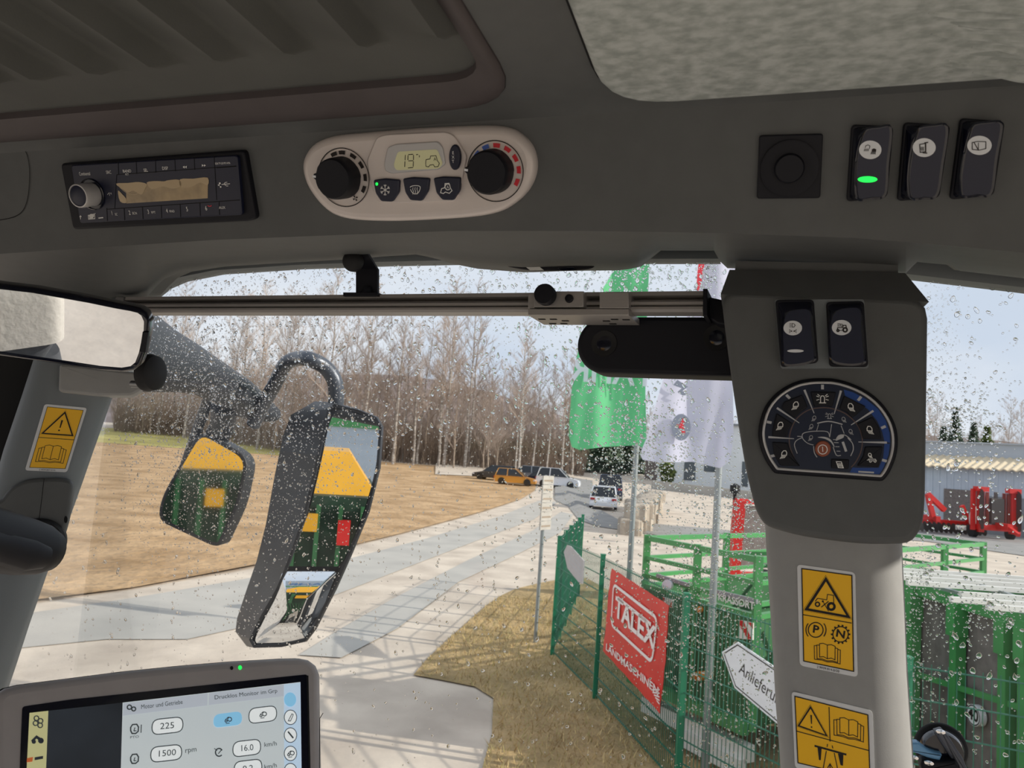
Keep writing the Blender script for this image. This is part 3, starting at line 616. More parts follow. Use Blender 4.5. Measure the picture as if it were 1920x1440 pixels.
mb = MB(); mb.prism(spline(P(FD, ident, [(929, 491), (950, 487), (1000, 485), (1060, 486), (1095, 490), (1114, 498), (1104, 506), (1060, 509), (1000, 509), (955, 502)]), 4, True), -.05, 0, .002); mb.build('lamp_body', 'black_plastic', dome)
mb = MB(); mb.flat(P(FD, ident, [(984, 499), (1010, 499), (1020, 507), (994, 507)], .0004), .0004); mb.build('lens', 'clear_lens', dome)
mb = MB(); mb.prism(P(FD, ident, [(1045, 502), (1075, 500), (1082, 506), (1050, 507)], .0004), 0, .001, .0003); mb.build('lamp_switch', 'black_gloss', dome)

# ------------------------------------------------------------------ right pillar
FM = Frame(onF(1545, 760, .585), Uv, Zv); M_ = lambda pts, h=0.0: P(FM, ident, pts, h)
mb = MB(); body = rounded(M_([(1351, 543), (1742, 559), (1740, 720), (1737, 940), (1733, 985), (1712, 1020), (1620, 1022), (1500, 1006), (1435, 987), (1418, 960), (1400, 890), (1380, 770), (1362, 640)]), [.014, .014] + [.02] * 11, 3)
mb.prism(body, -.10, 0, .005, seg=4)
t0 = M_([(1350, 552), (1743, 566)], .0); t1 = M_([(1368, 507), (1696, 513)], -.02); tb = [(t0[0][0], t0[0][1]), (t0[1][0], t0[1][1])]
front = [(tb[0][0] + .0004, tb[0][1], .0003), (tb[1][0] - .0004, tb[1][1], .0003)]
mb.loft([[front[0], front[1], (tb[1][0], tb[1][1], -.10), (tb[0][0], tb[0][1], -.10)], [(t1[0][0], t1[0][1], -.018), (t1[1][0], t1[1][1], -.018), (t1[1][0], t1[1][1], -.10), (t1[0][0], t1[0][1], -.10)]])
mb.prism([(t1[0][0] + .004, t1[0][1] - .001), (t1[1][0] - .004, t1[1][1] - .001), (t1[1][0] - .004, t1[1][1] + .008), (t1[0][0] + .004, t1[0][1] + .008)], -.10, -.022)
struct(mb.build('trim_5', 'cab_plastic', M=FM.m(), smooth=38))
y28 = math.radians(28); FL = Frame(onF(1560, 1200, .60), Vector((math.cos(y28), -math.sin(y28), 0)), Zv)
def pillar(name, F_, tab, rad, depth, m):
    rings = []
    for y, xl, xr in tab:
        aL, b = F_.hit(xl, y, -rad * .6); aR, b2 = F_.hit(xr, y, -rad * .6); b = (b + b2) / 2
        rg = [(aL, b, -depth), (aL, b, -rad)] + [(aL + rad - rad * math.cos(math.radians(t)), b, -rad + rad * math.sin(math.radians(t))) for t in (20, 40, 60, 80)] + [(aL + rad * 1.05, b, 0), (aR - rad * 1.05, b, 0)] + [(aR - rad + rad * math.cos(math.radians(t)), b, -rad + rad * math.sin(math.radians(t))) for t in (80, 60, 40, 20)] + [(aR, b, -rad), (aR, b, -depth)]
        rings.append(rg)
    mb = MB(); mb.loft(rings); return struct(mb.build(name, m, M=F_.m(), smooth=40))
pillar('trim_6', FL, [(1620, 1466, 1728), (1440, 1456, 1713), (1350, 1449, 1707), (1250, 1444, 1700), (1150, 1438, 1696), (1050, 1432, 1691), (960, 1428, 1688)], .026, .07, 'cab_plastic_pale')
# rocker pair in a recess of the pillar
c8 = crop(1440, 540, 8.727)
mb = MB(); mb.prism(rounded(P(FM, c8, [(108, 192), (1570, 188), (1645, 1315), (205, 1322)], .0), .002), -.002, .0008); rc = mb.build('switch_recess', 'cab_plastic_dark', M=FM.m()); tag(rc, 'shallow dark frame around the two pillar rocker switches', 'switch frame')
def d4(mb, fr, cv, h):
    sk(mb, fr, cv, [(395, 580), (425, 585), (445, 612), (425, 640), (395, 642)], 9, h, True)
    for i in range(4): sk(mb, fr, cv, [(350, 582 + 20 * i), (380, 578 + 20 * i)], 7, h)
    for s_, x in ((-1, 385), (1, 430)):
        mb.flat(P(fr, cv, ell(x, 706, 12), h), h)
        for g in (-35, 0, 35): sk(mb, fr, cv, [(x + s_ * 16, 706 + g * .3), (x + s_ * 40, 706 + g * .85)], 8, h)
def d5(mb, fr, cv, h):
    sk(mb, fr, cv, [(1135, 690), (1140, 650), (1225, 648), (1230, 612), (1275, 610), (1285, 660)], 14, h); mb.stroke(P(fr, cv, ell(1145, 697, 16), h), .0009, h, True); mb.stroke(P(fr, cv, ell(1262, 685, 32), h), .0011, h, True); sk(mb, fr, cv, [(1165, 694), (1228, 692)], 10, h)
    sk(mb, fr, cv, [(1185, 590), (1215, 592), (1222, 625), (1195, 628)], 9, h, True)
    for i in range(4): sk(mb, fr, cv, [(1135, 582 + 16 * i), (1178, 582 + 16 * i)], 7, h)
FM2 = Frame(FM.w(0, 0, .0006), Uv, Zv)
rocker('rocker_switch', 'pillar rocker switch with headlamp symbol and pale bar', FM2, c8, [(118, 205), (745, 198), (822, 1225), (212, 1300)], [(700, 345), (742, 700), (790, 1130), (770, 1195), (560, 1262), (250, 1262), (222, 1000), (212, 750), (228, 560), (270, 420), (380, 342)], (405, 655, 152, 120), .008, d4, (450, 1030, 135, 26), 'led_white', 'pillar rocker switches')
rocker('rocker_switch', 'pillar rocker switch with tractor symbol', FM2, c8, [(948, 240), (1562, 225), (1636, 1295), (1000, 1290)], [(1520, 320), (1560, 700), (1608, 1180), (1560, 1250), (1300, 1272), (1030, 1200), (992, 960), (985, 760), (1005, 540), (1060, 400), (1190, 318)], (1205, 648, 160, 125), .008, d5, None, None, 'pillar rocker switches')
# work-light keypad
c9 = crop(1420, 690, 6.546); fr = FM.at(1556, 805); R = lambda pts, h=0.0: P(fr, c9, pts, h)
kpad = thing('light_keypad', 'half-round dark keypad with silver rim and work lamp symbols on the pillar', 'light keypad', fr)
rim = [(245, 1235), (150, 1090), (85, 900), (82, 720), (150, 500), (290, 335), (470, 230), (640, 188), (800, 180), (960, 190), (1150, 245), (1330, 335), (1480, 460), (1590, 610), (1650, 760), (1665, 920), (1640, 1080), (1575, 1240), (1515, 1325)]
rim = spline(rim, 3) + [(1400, 1318), (900, 1282), (450, 1252)]
rp = rounded(R(rim, .004), .0006, 2); k9 = px_size(fr, c9, 850, 850, .004)
mb = MB(); mb.prism(inset(ccw(rp), -62 * k9), -.002, .004, .003); mb.build('surround', 'black_plastic', kpad)
mb = MB(); o_, i_ = inset(ccw(rp), -17 * k9), inset(ccw(rp), 17 * k9); n_ = len(o_)
mb.loft([[(x, y, .0035) for x, y in o_], [(x, y, .0052) for x, y in inset(ccw(rp), -12 * k9)], [(x, y, .0056) for x, y in ccw(rp)], [(x, y, .0052) for x, y in inset(ccw(rp), 12 * k9)], [(x, y, .0042) for x, y in i_]], cap=(False, False)); mb.build('silver_rim', 'silver_edge', kpad)
mb = MB(); mb.flat(i_, .0044); fc = mb.build('printed_face', 'navy_print', kpad)
mb = MB(); z = .0045
for q in ([(1060, 265), (1180, 300), (1330, 380), (1480, 500), (1575, 640), (1625, 800), (1630, 920), (1560, 900), (1530, 780), (1470, 650), (1360, 510), (1230, 420), (1080, 355)], [(1560, 930), (1628, 930), (1610, 1070), (1550, 1220), (1500, 1305), (1130, 1285), (1170, 1220), (1220, 1225), (1490, 1225), (1545, 1100)]): mb.flat(R(q, z), z)
mb.build('blue_print', 'blue_print', fc)
mb = MB(); mb.stroke(R(spline([(470, 1150), (400, 960), (400, 810), (470, 640), (600, 530), (740, 492), (900, 495), (1080, 560), (1220, 690), (1285, 850), (1275, 1010), (1210, 1150), (1150, 1218)], 5), z), 12 * k9, z + .0001); mb.build('brown_arc', 'brown_line', fc)
zb = .0062; zi = zb + .0002
def kbtn(q, draw, label, m='black_plastic'):
    mb = MB(); mb.prism(rounded(R(q, zb), .001, 3), .004, zb, .0008); b_ = mb.build('button', m, kpad); b_['label'] = label
    mb = MB(); draw(mb); mb.build('symbol', 'ink_white', b_)
lampd = lambda x, y, f_: (lambda mb: lampsym(mb, fr, c9, x, y, 1.5, zi, f_, 9))
kbtn([(185, 905), (375, 915), (400, 1000), (465, 1120), (530, 1205), (285, 1200), (205, 1060)], lampd(325, 1055, 1), 'lowest left keypad button, lamp symbol')
kbtn([(235, 550), (435, 680), (385, 760), (368, 845), (180, 838), (195, 700)], lampd(278, 705, 1), 'second left keypad button, lamp symbol')
kbtn([(325, 415), (555, 322), (620, 480), (520, 548), (462, 615), (295, 490)], lampd(468, 455, 1), 'upper left keypad button, lamp symbol')
def beac(mb, x=800, y=380, k=1.0, h=None):
    h = h or zi; q = lambda a, b: (x + a * k, y + b * k)
    sk(mb, fr, c9, [q(-24, 44), q(-24, -20), q(-10, -38), q(10, -38), q(24, -20), q(24, 44)], 9 * k, h); sk(mb, fr, c9, [q(-42, 48), q(44, 48)], 10 * k, h)
    for a_ in (-160, -140, -20, -40, 160, 20): sk(mb, fr, c9, [q(42 * math.cos(math.radians(a_)), 42 * math.sin(math.radians(a_)) - 10), q(80 * math.cos(math.radians(a_)), 74 * math.sin(math.radians(a_)) - 10)], 8 * k, h)
kbtn([(655, 285), (968, 292), (922, 478), (825, 462), (700, 478)], beac, 'top keypad button with beacon symbol')
kbtn([(1065, 335), (1335, 470), (1170, 615), (1100, 540), (1005, 498)], lampd(1150, 475, -1), 'upper right keypad button, lamp symbol')
kbtn([(1415, 595), (1500, 730), (1528, 875), (1300, 870), (1270, 760), (1225, 682)], lampd(1382, 755, -1), 'second right keypad button, lamp symbol')
def trl(mb):
    lampsym(mb, fr, c9, 1385, 1070, .9, zi, -1, 8); sk(mb, fr, c9, [(1365, 1118), (1450, 1120), (1460, 1140), (1375, 1138)], 8, zi, True); sk(mb, fr, c9, [(1345, 1130), (1362, 1130)], 7, zi)
    for x in (1388, 1445): mb.stroke(R(ell(x, 1148, 11), zi), 6 * k9, zi, True)
kbtn([(1325, 962), (1542, 962), (1490, 1218), (1225, 1200), (1300, 1080)], trl, 'lowest right keypad button, trailer lamp symbol')
def stp(mb):
    sk(mb, fr, c9, [(970, 1150), (1030, 1152), (1055, 1226), (995, 1222)], 10, zi, True); sk(mb, fr, c9, [(980, 1178), (1038, 1180)], 14, zi); sk(mb, fr, c9, [(988, 1200), (1046, 1203)], 14, zi)
kbtn([(908, 1112), (1130, 1122), (1120, 1240), (912, 1232)], stp, 'small keypad button with ladder symbol')
def pw(mb): mb.stroke(R(ell(802, 1000, 56), zi), 9 * k9, zi, True); sk(mb, fr, c9, [(800, 965), (804, 1030)], 9, zi)
kbtn(ell(806, 990, 98, 98, 30), pw, 'round brown power button', 'orange_button')
mb = MB(); z = .0046
for q in ([(135, 848), (450, 868)], [(240, 490), (515, 675)], [(578, 268), (697, 555)], [(1027, 278), (943, 565)], [(1425, 525), (1150, 700)], [(1590, 915), (1240, 908)]):
    a_, b_ = [Vector(v_) for v_ in R(q, z)]; d_ = (b_ - a_).normalized(); n2 = Vector((-d_.y, d_.x)); w_ = 13 * k9; mb.flat([tuple(a_ + n2 * w_), tuple(a_ - n2 * w_), tuple(b_ - n2 * w_ * .3), tuple(b_ + n2 * w_ * .3)], z)
for q in ([(800, 205), (800, 262)], [(355, 330), (400, 375)], [(115, 660), (175, 672)], [(165, 1085), (215, 1072)], [(1275, 350), (1235, 400)], [(1575, 715), (1520, 738)], [(1590, 1145), (1530, 1128)]): sk(mb, fr, c9, q, 32, z)
sk(mb, fr, c9, [(1240, 1272), (1432, 1284)], 20, z)
for x, y, f_ in ((695, 615, 1), (660, 718, 1), (655, 855, 1), (1062, 630, -1), (1148, 780, -1)): lampsym(mb, fr, c9, x, y, 1.0, z, f_, 5)
beac(mb, 885, 588, .68, z)
for q, w_ in (([(735, 680), (820, 660), (910, 658), (1045, 692)], 13), ([(752, 690), (728, 770)], 6), ([(912, 690), (888, 850)], 7), ([(1028, 705), (1066, 805)], 7), ([(690, 945), (620, 925), (560, 870), (555, 810), (620, 785), (720, 775), (860, 782), (888, 850)], 8), ([(490, 838), (555, 842)], 8), ([(550, 855), (480, 890), (455, 950), (490, 1050)], 8), ([(690, 960), (700, 1040), (732, 1095)], 9), ([(1145, 1080), (1178, 1000), (1165, 920), (1110, 860), (1150, 880), (1080, 825), (1020, 820)], 9), ([(1048, 905), (1090, 1025)], 28), ([(930, 970), (970, 1070), (1025, 1072)], 9)): mb.stroke(R(spline(q, 3), z), w_ * k9, z)
for y in (878, 915, 965, 1020): sk(mb, fr, c9, [(930 + (y - 878) * .3, y), (990 + (y - 878) * .2, y + 2)], 8, z)
mb.flat(R(spline([(740, 850), (820, 845), (890, 870), (935, 930), (945, 975), (900, 910), (830, 870)], 3, True), z), z); mb.flat(R(spline([(960, 890), (990, 830), (1050, 815), (1060, 850), (1000, 880)], 3, True), z), z)
mb.build('white_print', 'ink_grey', fc)

# ------------------------------------------------------------------ stickers
def sticker(label, F_, cv, white, yellow, draw, r=.003):
    cx = sum(p[0] for p in white) / len(white); cy = sum(p[1] for p in white) / len(white); f_ = Frame(F_.w(0, 0, .0002), F_.ax, F_.ay).at(*cv(cx, cy))
    t = thing('warning_sticker', label, 'sticker', f_, group=None); Q = lambda p, h: P(f_, cv, p, h)
    mb = MB(); mb.prism(rounded(Q(white, .0003), r), -.0002, .0003); mb.build('backing', 'sticker_white', t)
    mb = MB(); mb.flat(Q(yellow, .0005), .0005); mb.build('yellow_field', 'sticker_yellow', t)
    mb = MB(); sk(mb, f_, cv, yellow, 7, .0007, True); draw(mb, f_, cv, .0007); mb.build('print', 'ink_black', t); return t
def warn(mb, f, cv, A, B_, C, w, h):
    sk(mb, f, cv, [A, B_, C], w, h, True); cx, cy = (A[0] + B_[0] + C[0]) / 3, (A[1] + B_[1] + C[1]) / 3
    for s_, w2 in ((1.17, 1.5),): sk(mb, f, cv, [(cx + (p[0] - cx) * s_, cy + (p[1] - cy) * s_) for p in (A, B_, C)], w2, h, True)
def excl(mb, f, cv, a, b, dot, w, h): 
    pa, pb = Vector(f.hit(*cv(*a), h)), Vector(f.hit(*cv(*b), h)); k = px_size(f, cv, *a, h); d = (pb - pa).normalized(); n = Vector((-d.y, d.x)); mb.flat([tuple(pa + n * w * k * .6), tuple(pa - n * w * k * .6), tuple(pb - n * w * k * .35), tuple(pb + n * w * k * .35)], h); q = f.hit(*cv(*dot), h); mb.flat(ell(q[0], q[1], w * k * .6, None, 14), h)
def book(mb, f, cv, T, h, w):
    for q in ([(.2, .06), (.35, 0), (.5, .06), (.65, 0), (.8, .06), (.8, .82), (.65, .76), (.5, .84), (.35, .76), (.2, .82)],): sk(mb, f, cv, [T(*p) for p in q], w, h, True)
    sk(mb, f, cv, [T(.5, .06), T(.5, .84)], w, h)
    sk(mb, f, cv, [T(.2, .14), T(.1, .16), T(.1, .94), T(.3, .9), T(.5, .96), T(.7, .9), T(.9, .94), T(.9, .16), T(.8, .14)], w, h)
    sk(mb, f, cv, [T(.1, .2), T(0, .22), T(0, 1.0), T(.3, .97), T(.5, 1.02), T(.7, .97), T(1, 1.0), T(1, .22), T(.9, .2)], w, h)
def quadT(a, b, c, d): return lambda u, v: (a[0] * (1 - u) * (1 - v) + b[0] * u * (1 - v) + c[0] * u * v + d[0] * (1 - u) * v, a[1] * (1 - u) * (1 - v) + b[1] * u * (1 - v) + c[1] * u * v + d[1] * (1 - u) * v)
def tline(mb, f, cv, t, p0, p1, hpx, h, bold=0.0):
    a, b = Vector(f.hit(*cv(*p0), h)), Vector(f.hit(*cv(*p1), h)); c = (a + b) / 2; rot = math.atan2(b.y - a.y, b.x - a.x); k = px_size(f, cv, *p0, h) * hpx
    key_w = .56 * len(t) * k; mb.text(t, k, c.x, c.y, h, (b - a).length / key_w * .86, rot, 0, bold)
s4 = crop(1480, 1040, 3.6)
def st1(mb, f, cv, h):
    sk(mb, f, cv, [(92, 405), (420, 462)], 6, h); warn(mb, f, cv, (247, 165), (400, 420), (115, 368), 17, h)
    mb.stroke(P(f, cv, ell(190, 335, 14), h), 9 * px_size(f, cv, 190, 335, h), h, True); mb.stroke(P(f, cv, ell(283, 350, 22), h), 16 * px_size(f, cv, 190, 335, h), h, True)
    sk(mb, f, cv, [(175, 315), (190, 295), (252, 305), (258, 268), (298, 275), (300, 330)], 5, h); sk(mb, f, cv, [(215, 355), (265, 315)], 6, h); sk(mb, f, cv, [(228, 318), (265, 382)], 5, h); mb.flat(P(f, cv, ell(226, 315, 7), h), h)
    k = px_size(f, cv, 178, 508, h); mb.stroke(P(f, cv, ell(178, 508, 50), h), 7 * k, h, True); label_text(mb, f, cv, 'P', 178, 506, 52, h, 1.1, -.1, bold=.03)
    for a0, a1 in ((140, 220), (-40, 40)): mb.stroke(P(f, cv, ell(180, 508, 68, 68, 10, a0, a1), h), 7 * k, h)
    mb.stroke(P(f, cv, ell(346, 538, 52), h), 7 * k, h, True); label_text(mb, f, cv, 'N', 346, 537, 52, h, 1.1, -.12, bold=.03)
    for i in range(14): t = 2 * math.pi * i / 14; sk(mb, f, cv, [(346 + 54 * math.cos(t), 538 + 54 * math.sin(t)), (346 + 66 * math.cos(t), 538 + 66 * math.sin(t))], 11, h)
    book(mb, f, cv, quadT((168, 588), (345, 618), (343, 738), (170, 706)), h, 5); tline(mb, f, cv, '2.9939.814.0/20', (178, 757), (345, 790), 17, h)
sticker('upper yellow sticker on the right pillar, tractor triangle above P and N', FL, s4, [(52, 65), (444, 120), (462, 828), (70, 748)], [(84, 94), (422, 140), (434, 788), (97, 718)], st1)
def st2(mb, f, cv, h):
    sk(mb, f, cv, [(268, 1028), (275, 1262)], 6, h); sk(mb, f, cv, [(45, 1190), (535, 1322)], 6, h); warn(mb, f, cv, (143, 1030), (252, 1222), (62, 1155), 10, h); excl(mb, f, cv, (147, 1082), (150, 1142), (150, 1164), 9, h)
    book(mb, f, cv, quadT((300, 1085), (503, 1130), (500, 1265), (302, 1218)), h, 5)
    sk(mb, f, cv, [(170, 1290), (385, 1350)], 13, h); 
    for a_, b_, c_, d_ in (((190, 1300), (218, 1308), (212, 1388), (200, 1385)), ((328, 1342), (365, 1350), (362, 1425), (345, 1420))): mb.flat(P(f, cv, [a_, b_, c_, d_], h), h)
    for q in ([(258, 1278), (255, 1298)], [(289, 1288), (294, 1308)], [(250, 1325), (222, 1480)], [(303, 1338), (335, 1490)], [(275, 1412), (275, 1490)], [(258, 1440), (275, 1412), (294, 1444)]): sk(mb, f, cv, q, 6, h)
sticker('lower yellow sticker on the right pillar, exclamation triangle, book and bridge', FL, s4, [(15, 922), (562, 1052), (580, 1560), (38, 1440)], [(37, 956), (530, 1082), (545, 1520), (58, 1405)], st2)

# ------------------------------------------------------------------ suction mount low on the right-hand pane
FQ = Frame(FG.w(0, 0, .0026), Uv, Zv).at(1763, 1397); cq = crop(1690, 1330, 8.348); Q = lambda p, h=0.0: P(FQ, cq, p, h)
suc = thing('suction_mount', 'black suction mount with grey lever on the right-hand pane', 'suction mount', FQ); kq = px_size(FQ, cq, 610, 560)
a = FQ.hit(*cq(610, 600)); mb = MB(); mb.lathe([(395 * kq, 0), (398 * kq, .002), (380 * kq, .004), (330 * kq, .006), (300 * kq, .012), (.0001, .013)], 44, (a[0], a[1], 0)); mb.build('cup', 'rubber', suc)
mb = MB(); mb.lathe([(320 * kq, .004), (318 * kq, .012), (290 * kq, .016), (.0001, .017)], 40, (a[0] - .001, a[1] + .0005, 0)); mb.build('housing', 'black_gloss', suc)
mat('lever_grey', '#5c5f68', .45); mat('blue_part', '#7db4e0', .4)
mb = MB(); mb.prism(rounded(Q([(520, 350), (640, 315), (740, 420), (880, 640), (960, 760), (1060, 1010), (920, 1060), (860, 880), (800, 800), (640, 560)], .02), .001), .012, .022, .002); lv = mb.build('lever', 'lever_grey', suc)
mb = MB(); mb.lathe([(70 * kq, 0), (66 * kq, .0012), (.0001, .0016)], 20, (*FQ.hit(*cq(615, 350), .022), .022), sy=.5); mb.build('rivet', 'chrome', lv)
mb = MB(); mb.prism(rounded(Q([(120, 520), (260, 518), (420, 640), (560, 690), (640, 700), (600, 800), (420, 760), (260, 690), (120, 660)], .024), .001), .016, .025, .0015); mb.build('tab', 'blue_part', suc)['label'] = 'light blue plastic tab'
mb = MB(); mb.prism(rounded(Q([(320, 800), (420, 778), (560, 815), (860, 815), (900, 900), (860, 990), (330, 990), (300, 880)], .028), .001), .016, .028, .002); bs = mb.build('base_block', 'black_plastic', suc)
mb = MB(); mb.lathe([(72 * kq, 0), (68 * kq, .0012), (.0001, .0016)], 20, (*FQ.hit(*cq(430, 835), .028), .028), sy=.5); mb.lathe([(72 * kq, 0), (68 * kq, .0012), (.0001, .0016)], 20, (*FQ.hit(*cq(200, 765), .028), .026), sy=.5); mb.build('rivet', 'chrome', bs)

# ------------------------------------------------------------------ left pillar, handle, sticker, mirror
y25 = math.radians(25); FP = Frame(onF(110, 850, .66), Vector((math.cos(y25), math.sin(y25), 0)), Zv)
pillar('trim_7', FP, [(1640, -260, -150), (1440, -175, -42), (1290, -120, 9), (1200, -95, 38), (1090, -66, 76), (990, -40, 117), (900, -12, 149), (850, 2, 166), (745, 38, 203), (690, 56, 222), (620, 78, 245), (540, 98, 272), (480, 110, 300)], .03, .09, 'cab_plastic_dark')
FPo = Frame(FP.w(0, 0, -.07), FP.ax, FP.ay)
mb = MB(); mb.prism(P(FPo, ident, [(8, 500), (120, 500), (90, 740), (20, 900), (-40, 900), (-20, 760)]), -.01, .0); struct(mb.build('trim_8', 'rubber', M=FPo.m()))
s6 = crop(40, 740, 9.0)
def st3(mb, f, cv, h):
    sk(mb, f, cv, [(295, 720), (890, 762)], 9, h); warn(mb, f, cv, (737, 300), (865, 690), (355, 652), 22, h); excl(mb, f, cv, (690, 432), (652, 560), (636, 602), 22, h)
    book(mb, f, cv, quadT((315, 838), (775, 868), (705, 1158), (238, 1130)), h, 8); tline(mb, f, cv, '2.9939.807.0/10', (285, 1268), (585, 1278), 26, h)
sticker('yellow sticker on the left pillar, exclamation triangle above an open book', FP, s6, [(392, 158), (1108, 222), (770, 1310), (60, 1278)], [(440, 205), (1045, 265), (742, 1250), (138, 1228)], st3)
cg = crop(0, 880, 6.0); FC = Frame(FP.w(0, 0, .001), FP.ax, FP.ay)
mb = MB(); mb.prism(spline(P(FC, cg, [(-60, 420), (20, 330), (80, 250), (160, 180), (300, 120), (500, 100), (720, 104), (815, 165), (805, 330), (770, 560), (700, 790), (600, 900), (300, 900), (-60, 860)], .004), 4, True), -.02, .006, .004)
cvr = mb.build('pillar_cover', 'cab_plastic', M=FC.m()); tag(cvr, 'rounded grey cover plate on the left pillar behind the grab handle', 'cover plate')
mb = MB(); mb.stroke(P(FC, cg, [(496, 102), (470, 330), (440, 560)], .0063), .0006, .0063); mb.build('joint', 'dark_gap', cvr, M=FC.m())
mb = MB(); mb.prism(P(FC, cg, ell(740, 565, 20, 40, 18), .0064), .005, .0064); mb.build('screw_hole', 'dark_gap', cvr, M=FC.m())
FN = Frame(FP.w(0, 0, .008), FP.ax, FP.ay).at(72, 1017); hd = thing('grab_handle', 'black ribbed grab handle on a round mount at the left pillar', 'handle', FN)
kh = px_size(FN, ident, 72, 1017); mb = MB(); mb.lathe([(46 * kh, -.012), (46 * kh, .004), (42 * kh, .007), (.0001, .007)], 44, (*FN.hit(72, 1018), 0)); mnt = mb.build('mount', 'rubber', hd)
mb = MB()
for t in range(6): an = math.radians(40 + 22 * t); q = FN.hit(72, 1018); mb.prism(ell(q[0] + 36 * kh * math.cos(an), q[1] + 36 * kh * math.sin(an), 6 * kh, None, 12), .006, .0078)
mb.build('bolt_hole', 'dark_gap', mnt)
pth = [FN.loc(onY(x, y, d)) for x, y, d in ((-130, 988, .56), (-40, 1006, .60), (40, 1024, .645), (75, 1030, .66), (96, 1034, .67), (106, 1036, .675))]
mb = MB(); mb.tube(pth, [.026, .025, .0235, .021, .0165, .006], 24); gp = mb.build('grip', 'black_plastic', hd, smooth=60)
pth = [FN.loc(onY(x, y, d)) for x, y, d in ((-80, 1012, .555), (0, 1028, .598), (52, 1042, .62), (85, 1046, .635))]
mb = MB(); mb.tube(pth, [.012, .012, .013, .009], 14, flat=.7); mb.build('release_lever', 'black_plastic', gp)
# bracket cap and round rubber cup behind the inside mirror
FK = Frame(FP.w(0, 0, .004), FP.ax, FP.ay)
mb = MB(); mb.prism(rounded(P(FK, ident, [(112, 682), (267, 700), (270, 728), (248, 742), (180, 742), (110, 735)], .01), .004), -.05, .012, .003); o = mb.build('mirror_mount_cap', 'cab_plastic_pale', M=FK.m()); tag(o, 'flat grey cap on the left pillar below the inside mirror', 'cap')
axk = Vector((.97, -.24, -.05)).normalized(); FRk = Frame(onY(282, 699, .76), axk.cross(Zv).normalized(), Zv)
if FRk.n.dot(axk) < 0: FRk = Frame(FRk.o, -FRk.ax, FRk.ay)
cup = thing('suction_cup', 'round black rubber cup beside the inside mirror', 'suction cup', FRk)
mb = MB(); mb.lathe([(.0185, -.004), (.0187, .0), (.0178, .002), (.017, .006), (.012, .009), (.0001, .0095)], 36); mb.build('rubber_disc', 'rubber', cup)
mb = MB(); mb.lathe([(.0035, -.02), (.0035, -.002)], 12, (0, .010, 0)); mb.lathe([(.0035, -.02), (.0035, -.002)], 12, (0, -.012, 0)); mb.build('pin', 'steel_grey', cup)
cm = crop(0, 460, 4.8); d_ = ray(150, 620).normalized(); want = Vector((.02, -.85, -.42)).normalized(); nI = (want - d_).normalized()
FI = Frame(onY(140, 615, .60), Zv.cross(nI), nI.cross(Zv.cross(nI)))
imir = thing('inside_mirror', 'inside rear-view mirror with rounded black rim at the left pillar', 'mirror', FI)
ol = [(-400, 290), (0, 345), (300, 380), (800, 470), (1050, 522), (1180, 545), (1260, 565), (1315, 605), (1348, 680), (1345, 770), (1300, 980), (1262, 1080), (1200, 1130), (1100, 1146), (900, 1130), (500, 1070), (0, 1000), (-400, 940)]
pl2 = ccw(P(FI, cm, ol)); mb = MB(); mb.prism(pl2, -.018, 0, .004); mb.build('rim', 'black_gloss', imir)
mb = MB(); mb.flat(inset(pl2, .0042), .0003); mb.build('mirror_glass', 'mirror_glass', imir)
mb = MB(); mb.prism(P(FI, cm, [(1285, 778), (1338, 778), (1310, 965), (1258, 955)], .001), -.01, .002, .0006); mb.build('clip', 'black_plastic', imir)
mb = MB(); mb.bar((.02, -.0, -.018), FI.loc(FP.w(.02, .12, -.02)), .02, .02); mb.build('arm', 'black_plastic', imir)

# ------------------------------------------------------------------ terminal screen
vM = ray(578, -1155).normalized(); hy = 859 + .0717 * (2920 - 960); aM = ray(2920, hy).normalized()
FT = Frame(onY(600, 1245, .70), aM, vM); cs = crop(0, 1200, 3.0)
if FT.n.dot(FT.o - CAM) > 0: FT = Frame(FT.o, FT.ax, -FT.ay)
FT = FT.at(300, 1400)
Q = lambda p, h=0.0: P(FT, cs, p, h)
ter = thing('terminal_screen', 'grey framed tractor terminal with lit screen reading 225 and 1500 rpm', 'terminal', FT)
ol = [(-20, 285), (30, 255), (110, 236), (400, 200), (700, 162), (1000, 132), (1300, 107), (1600, 90), (1690, 88), (1745, 98), (1790, 132), (1812, 185), (1816, 420), (1822, 700), (1826, 1000), (1790, 1080), (-20, 1150), (-60, 1080), (-60, 340)]
pl3 = ccw(Q(ol)); mb = MB(); mb.prism(pl3, -.035, 0, .008, seg=5)
mat('terminal_grey', '#aaa3a0', .5, var=.03, scale=50); mb.build('housing', 'terminal_grey', ter, smooth=50)
mb = MB(); mb.stroke(inset(pl3, -.0006), .003, -.012, True); mb.build('back_seam', 'dark_gap', ter)
mb = MB(); mb.flat(rounded(Q([(125, 375), (400, 335), (900, 282), (1400, 228), (1722, 194), (1732, 205), (1742, 760), (1746, 1010), (95, 1110)], .0003), .002, 3), .0004); mb.build('glass', 'black_gloss', ter)
mb = MB(); mb.stroke(Q([(1730, 200), (1742, 760), (1746, 1010)], .0006), .0016, .0006); mb.build('glass_edge', 'dark_gap', ter)
mat('scr_pale', '#c9cfce', .4, emit=.55, hx2='#bcc6ca', scale=3); mat('scr_cream', '#c7c48f', .4, emit=.45); mat('scr_dark', '#3b4149', .3, hx2='#22252a', scale=8, emit=.3); mat('scr_head', '#b4bbc4', .4, emit=.55); mat('scr_blue', '#84bfe0', .4, emit=.6); mat('scr_ink', '#5a6468', .5, emit=.05); mat('scr_white', '#dde2e2', .4, emit=.62); mat('scr_right', '#b5cbdf', .4, emit=.62)
TL, TR, BR, BL = (168, 408), (1690, 236), (1700, 1040), (135, 1060)
def sq(name, q, m, h, par=ter): mb = MB(); mb.flat(Q(q, h), h); return mb.build(name, m, par)
